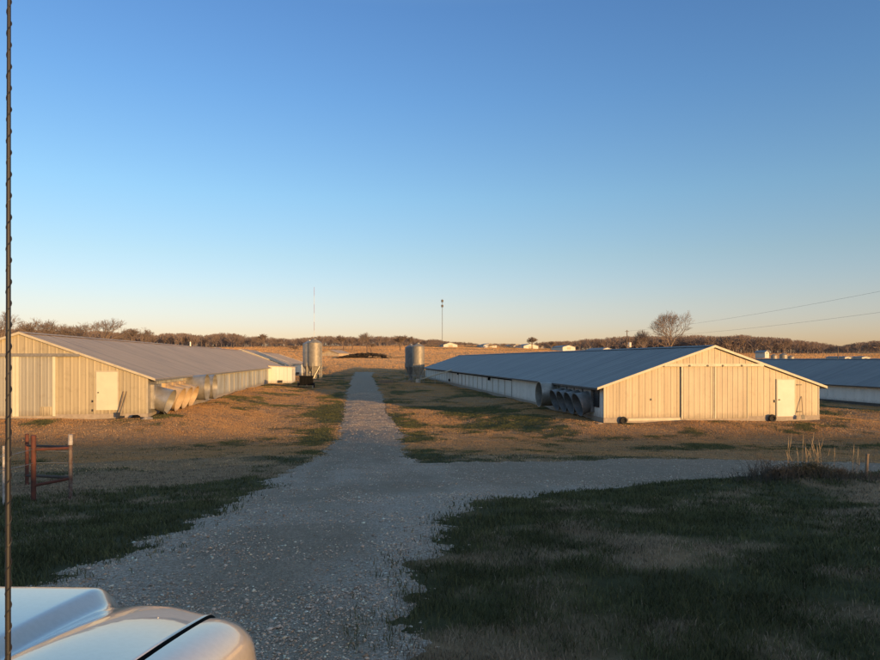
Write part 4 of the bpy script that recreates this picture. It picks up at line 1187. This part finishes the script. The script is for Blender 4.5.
# ------------------------------------------------------------------ weeds
def weed_clump(px, d, n, h, spread, label, seed, mat, name='weed_clump', plume=False, w=.006):
    rg = random.Random(seed); x, y = pt(px, d); zg = float(height(x, y)); m = MB()
    for i in range(n):
        a = rg.uniform(0, 6.28); rr = abs(rg.gauss(0, spread)); bx, by = math.cos(a)*rr, math.sin(a)*rr*.6
        bz = float(height(x+bx, y+by)) - zg - .03
        hh = h*rg.uniform(.45, 1.0); ang = rg.uniform(0, 6.28); ln = hh*rg.uniform(.1, .7) if not plume else hh*rg.uniform(.05,.25)
        pts = [(bx, by, bz)]
        for k in (1,2,3):
            t = k/3; pts.append((bx+math.cos(ang)*ln*t*t, by+math.sin(ang)*ln*t*t, bz+hh*(t-.12*t*t)))
        m.tube(pts, [w, w*.8, w*.6, w*.35], 3, False)
        if plume:
            p = Vector(pts[-1]); q = Vector(pts[-2]); e = (p-q).normalized()
            m.tube([q.lerp(p,.35), q.lerp(p,.7), p+e*.12], [.005, .010, .002], 5, False)
        elif rg.random() < .6:
            for j in range(3):
                p = Vector(pts[rg.randint(1,3)]); e = Vector((rg.gauss(0,1), rg.gauss(0,1), rg.uniform(0,1))).normalized()*hh*.25
                m.tube([p, p+e], [w*.5, w*.3], 3, False)
    o = m.build(name, M[mat]); o.location=(x,y,zg); tag(o, label, 'weeds', 'dry weeds on the right bank'); return o
M['weed_brown'] = plain('weed_brown', (.12,.10,.075), (.065,.055,.042), .95, 0, 5, 0)
M['weed_dark'] = plain('weed_dark', (.045,.050,.030), (.07,.065,.045), .95, 0, 5, 0)
weed_clump(789, 15.4, 5, 1.1, .12, 'tall pale dry grass stalks leaning left, left tuft before the right gable', 1, 'dead_stalk', 'dry_grass', True)
weed_clump(808, 15.6, 9, 1.15, .22, 'tall pale dry grass stalks, middle tuft above the dark weeds', 2, 'dead_stalk', 'dry_grass', True)
weed_clump(820, 15.8, 7, 1.05, .2, 'tall pale dry grass stalks, right tuft before the barn corner', 3, 'dead_stalk', 'dry_grass', True)
weed_clump(858, 15.6, 4, .9, .2, 'few sparse dry stalks near the thin wooden stake', 8, 'dead_stalk', 'dry_grass', True)
weed_clump(808, 14.6, 520, .40, .42, 'dark bushy weed clump on the bank below the tall stalks', 4, 'weed_dark', w=.008)
weed_clump(776, 14.3, 420, .34, .55, 'tangled brown weeds left of the dark clump on the bank', 5, 'weed_brown', w=.007)
weed_clump(838, 14.6, 420, .30, .9, 'tangled brown weeds right of the dark clump on the bank', 6, 'weed_brown', w=.007)
weed_clump(762, 15.0, 60, .75, .35, 'thin brown twiggy weed at the left end of the bank', 7, 'weed_brown', w=.005)

# ------------------------------------------------------------------ the pickup whose bonnet shows at the lower left
def truck():
    c = to_world(-1.49, 0); zg = float(height(*c))
    rt = empty('pickup_truck', (c[0], c[1], zg), -TH, 'pearly white pickup truck whose glossy bonnet fills the lower left corner', 'truck')
    Z = -zg      # local z of eye level; local x = cx + 1.49, local y = depth
    def hood_z(u, v):
        au = abs(u)
        z = Z - .705
        b = sstep(.49, .42, au)                      # raised centre
        z += .034 * b
        z -= .008 * np.exp(-((au-.52)/.06)**2)
        z += .11 * sstep(.44, .58, au) * (2.0 - np.minimum(v, 2.0)) * sstep(1.0, 1.25, v)         # valley beside it
        z -= .008 * sstep(.6, .86, au)
        z -= .055 * np.clip((v-1.2)/.9, 0, 1)**2 - .012
        yf = front(u)
        t = np.clip((v-(yf-.16))/.16, 0, 1); z -= .085*t**2.6
        return z
    def front(u):
        au = np.abs(u)
        return 2.20 - .09*au**2 - .07*sstep(.40, .50, au) - .10*sstep(.66,.88,au)
    def sheet(name, u0, u1, nu, v0, nv, zoff=0, th=.02, mat=M['paint']):
        us = np.linspace(u0, u1, nu); t = np.linspace(0, 1, nv)
        U, T_ = np.meshgrid(us, t); Vv = v0 + (front(U)-v0)*T_
        Zz = hood_z(U, Vv) + zoff
        V = np.stack([U, Vv, Zz], -1).reshape(-1,3); n = nv; k = nu; idx = np.arange(n*k).reshape(n,k)
        q = np.stack([idx[:-1,:-1], idx[:-1,1:], idx[1:,1:], idx[1:,:-1]], -1).reshape(-1,4)
        # lip
        rim = np.concatenate([idx[0,:], idx[1:,-1], idx[-1,-2::-1], idx[-2:0:-1,0]])
        Vl = V[rim] - np.array([0,0,.035]); m0 = len(V); V = np.vstack([V, Vl]); rr = np.arange(len(rim))+m0
        q2 = np.stack([rim, rr, np.roll(rr,-1), np.roll(rim,-1)], -1)
        o = np_mesh(name, V, np.vstack([q, q2]), mat, rt, smooth=True)
        o.data.materials.append(M['black']); mi = np.zeros(len(q)+len(q2), np.int32)
        side = np.abs(V[rim][:,0]) > .84; mi[len(q):] = side.astype(np.int32); o.data.polygons.foreach_set('material_index', mi); return o  # side lips coloured black to put shade into the bonnet gap
    sheet('hood', -.845, .845, 150, .55, 110)
    # fenders: curved section swept along the length
    for s in (-1, 1):
        prof_n = 18; vs = []; fs = []; vv = np.linspace(.35, 2.05, 36)
        for v in vv:
            # nose rounds inwards and down
            e = max(0, (v-1.7)/.35); inn = .11*e**2.4; dn = .05*e**2.8
            yf = v
            zc = float(hood_z(.86, min(v, 1.95))) - .001
            for k in range(prof_n):
                a = k/(prof_n-1)
                # from the gap over the shoulder and down the side
                if a < .55:
                    t = a/.55*math.pi/2; px_ = .861 + (.127-inn)*math.sin(t); pz = zc - dn - .10*(1-math.cos(t))
                else:
                    t = (a-.55)/.45; px_ = .988 - inn + .02*math.sin(t*math.pi); pz = zc - dn - .10 - t*.38
                vs.append((s*px_, yf, pz))
        for i in range(len(vv)-1):
            for k in range(prof_n-1):
                q = (i*prof_n+k, i*prof_n+k+1, (i+1)*prof_n+k+1, (i+1)*prof_n+k); fs.append(q if s > 0 else q[::-1])
        m = MB(); m.add(vs, fs); m.build('fender', M['paint'], rt, True)
    g = MB(); 
    for s in (-1,1): g.box(*sorted((s*.846, s*.857)), .5, 1.72, Z-.9, Z-.80)
    g.box(-.84,.84,.5,1.9,Z-1.0,Z-.86); g.build('engine_bay', M['black'], rt)
    # nose
    n_ = MB(); n_.box(-.6,.6,1.98,2.06,Z-1.22,Z-.86); 
    for i in range(5): n_.box(-.58,.58,2.062,2.085,Z-1.19+i*.065,Z-1.165+i*.065)
    n_.build('grille', M['dark_metal'], rt)
    for s in (-1,1):
        h = MB(); h.box(*sorted((s*.61, s*.84)), 1.70, 1.96, Z-1.20, Z-.99); h.build('headlight', M['lamp_glass'], rt)
    b = MB(); b.box(-.97,.97,1.98,2.20,Z-1.50,Z-1.24); b.build('bumper', M['chrome'], rt)
    # cab and body behind the bonnet, beside the camera
    y0 = -1.55
    cb = MB(); cb.box(-.93,.93,y0,.54,Z-1.45,Z-.80); cb.build('cab_body', M['paint'], rt)
    cabin = MB()
    cabin.add([(-.86,y0+.1,Z-.797),(.86,y0+.1,Z-.797),(.86,.5,Z-.797),(-.86,.5,Z-.797),(-.68,y0+.35,Z-.10),(.68,y0+.35,Z-.10),(.68,-.25,Z-.10),(-.68,-.25,Z-.10)],
        [(0,1,5,4),(1,2,6,5),(2,3,7,6),(3,0,4,7)]); cabin.build('windows', M['glass'], rt)
    rf = MB(); rf.box(-.69,.69,y0+.33,-.23,Z-.098,Z-.05); rf.build('cab_roof', M['paint'], rt)
    bed = MB()
    for s in (-1,1): bed.box(*sorted((s*.88,s*.95)),-3.4,y0-.03,Z-1.45,Z-.84)
    bed.box(-.88,.88,-3.4,-3.33,Z-1.45,Z-.84); bed.box(-.88,.88,-3.33,y0-.03,Z-1.42,Z-1.36); bed.build('bed', M['paint'], rt)
    for (s, yy) in ((-1,1.35),(1,1.35),(-1,-2.4),(1,-2.4)):
        w = MB(); w.lathe([(.22,-.12),(.36,-.13),(.40,-.09),(.40,.09),(.36,.13),(.22,.12)], 28, (s*.82,yy,.40), (1,0,0), True); wo = w.build('wheel', M['rubber'], rt, True)
        r_ = MB(); r_.lathe([(.001,.0),(.06,.0),(.08,-.02),(.2,-.03),(.22,.0)], 20, (s*.945,yy,.40), (s,0,0)); r_.build('rim', M['chrome'], wo, True)
    # aerial on the fender, wrapped with a thin spiral
    ax, ay = -.6535+1.49, 1.0
    a = MB(); a.tube([(ax,ay,Z-.77),(ax,ay,Z-.74)], [.02,.013], 12); a.tube([(ax,ay,Z-.745),(ax,ay,Z-.25),(ax+.001,ay,Z+.35),(ax+.002,ay,Z+.75)], [.0042,.0038,.003,.0022], 10)
    ao = a.build('antenna', M['antenna'], rt, True)
    sp = MB(); pts = []
    for i in range(520):
        z = Z-.70+i*1.4/519; a_ = i*.52; q = (z-Z+.745)/1.5; r_ = .0046-.0018*q; pts.append((ax+.002*q+math.cos(a_)*r_, ay+math.sin(a_)*r_, z))
    sp.tube(pts, .0009, 4); sp.build('spiral_wrap', M['antenna'], ao)
M['antenna'] = plain('antenna', (.03,.027,.026), (.018,.016,.016), .5, 0, 20, 0)
truck()

# ------------------------------------------------------------------ camera, sun, sky
cam = bpy.data.cameras.new('camera'); co = bpy.data.objects.new('camera', cam); COL.objects.link(co)
cam.sensor_width = 36; cam.lens = 36*F/880; cam.shift_y = (HOR-330)/880; cam.clip_start = .05; cam.clip_end = 12000
co.location = (0,0,0); co.rotation_euler = (math.pi/2, 0, -TH); SC.camera = co

EL = R(4.1); AZ = R(149)
sd_ = Vector((math.sin(AZ)*math.cos(EL), math.cos(AZ)*math.cos(EL), math.sin(EL)))
sl = bpy.data.lights.new('sun', 'SUN'); sl.energy = 2.55; sl.angle = R(.4); sl.color = (1.0, .60, .23)
so = bpy.data.objects.new('sun', sl); COL.objects.link(so); so.rotation_euler = (-sd_).to_track_quat('-Z', 'Y').to_euler()

w = bpy.data.worlds.new('World'); SC.world = w; w.use_nodes = True; nt = w.node_tree
bg = nt.nodes['Background']; sky = nt.nodes.new('ShaderNodeTexSky'); sky.sky_type = 'NISHITA'; sky.sun_disc = False
sky.sun_elevation = EL; sky.sun_rotation = AZ; sky.altitude = 300; sky.air_density = .93; sky.dust_density = .6; sky.ozone_density = 2.0
# sky tinted by elevation; unseen zenith brightened and warmed to lift ambient light
tcw = nt.nodes.new('ShaderNodeTexCoord'); sep = nt.nodes.new('ShaderNodeSeparateXYZ'); nt.links.new(tcw.outputs['Generated'], sep.inputs[0])
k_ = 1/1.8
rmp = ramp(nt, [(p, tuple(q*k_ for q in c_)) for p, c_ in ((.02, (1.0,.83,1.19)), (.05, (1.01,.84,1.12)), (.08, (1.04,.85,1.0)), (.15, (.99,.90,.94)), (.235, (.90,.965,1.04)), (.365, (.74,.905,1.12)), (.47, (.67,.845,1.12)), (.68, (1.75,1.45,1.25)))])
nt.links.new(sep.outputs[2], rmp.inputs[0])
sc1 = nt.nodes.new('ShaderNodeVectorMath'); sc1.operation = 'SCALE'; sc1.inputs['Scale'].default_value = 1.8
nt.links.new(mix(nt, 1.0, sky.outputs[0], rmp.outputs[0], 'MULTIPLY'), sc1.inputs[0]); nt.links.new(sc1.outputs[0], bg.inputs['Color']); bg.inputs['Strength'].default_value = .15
vs = SC.view_settings; vs.view_transform = 'Standard'; vs.look = 'None'; vs.gamma = 1; vs.exposure = 1.07; vs.use_curve_mapping = False
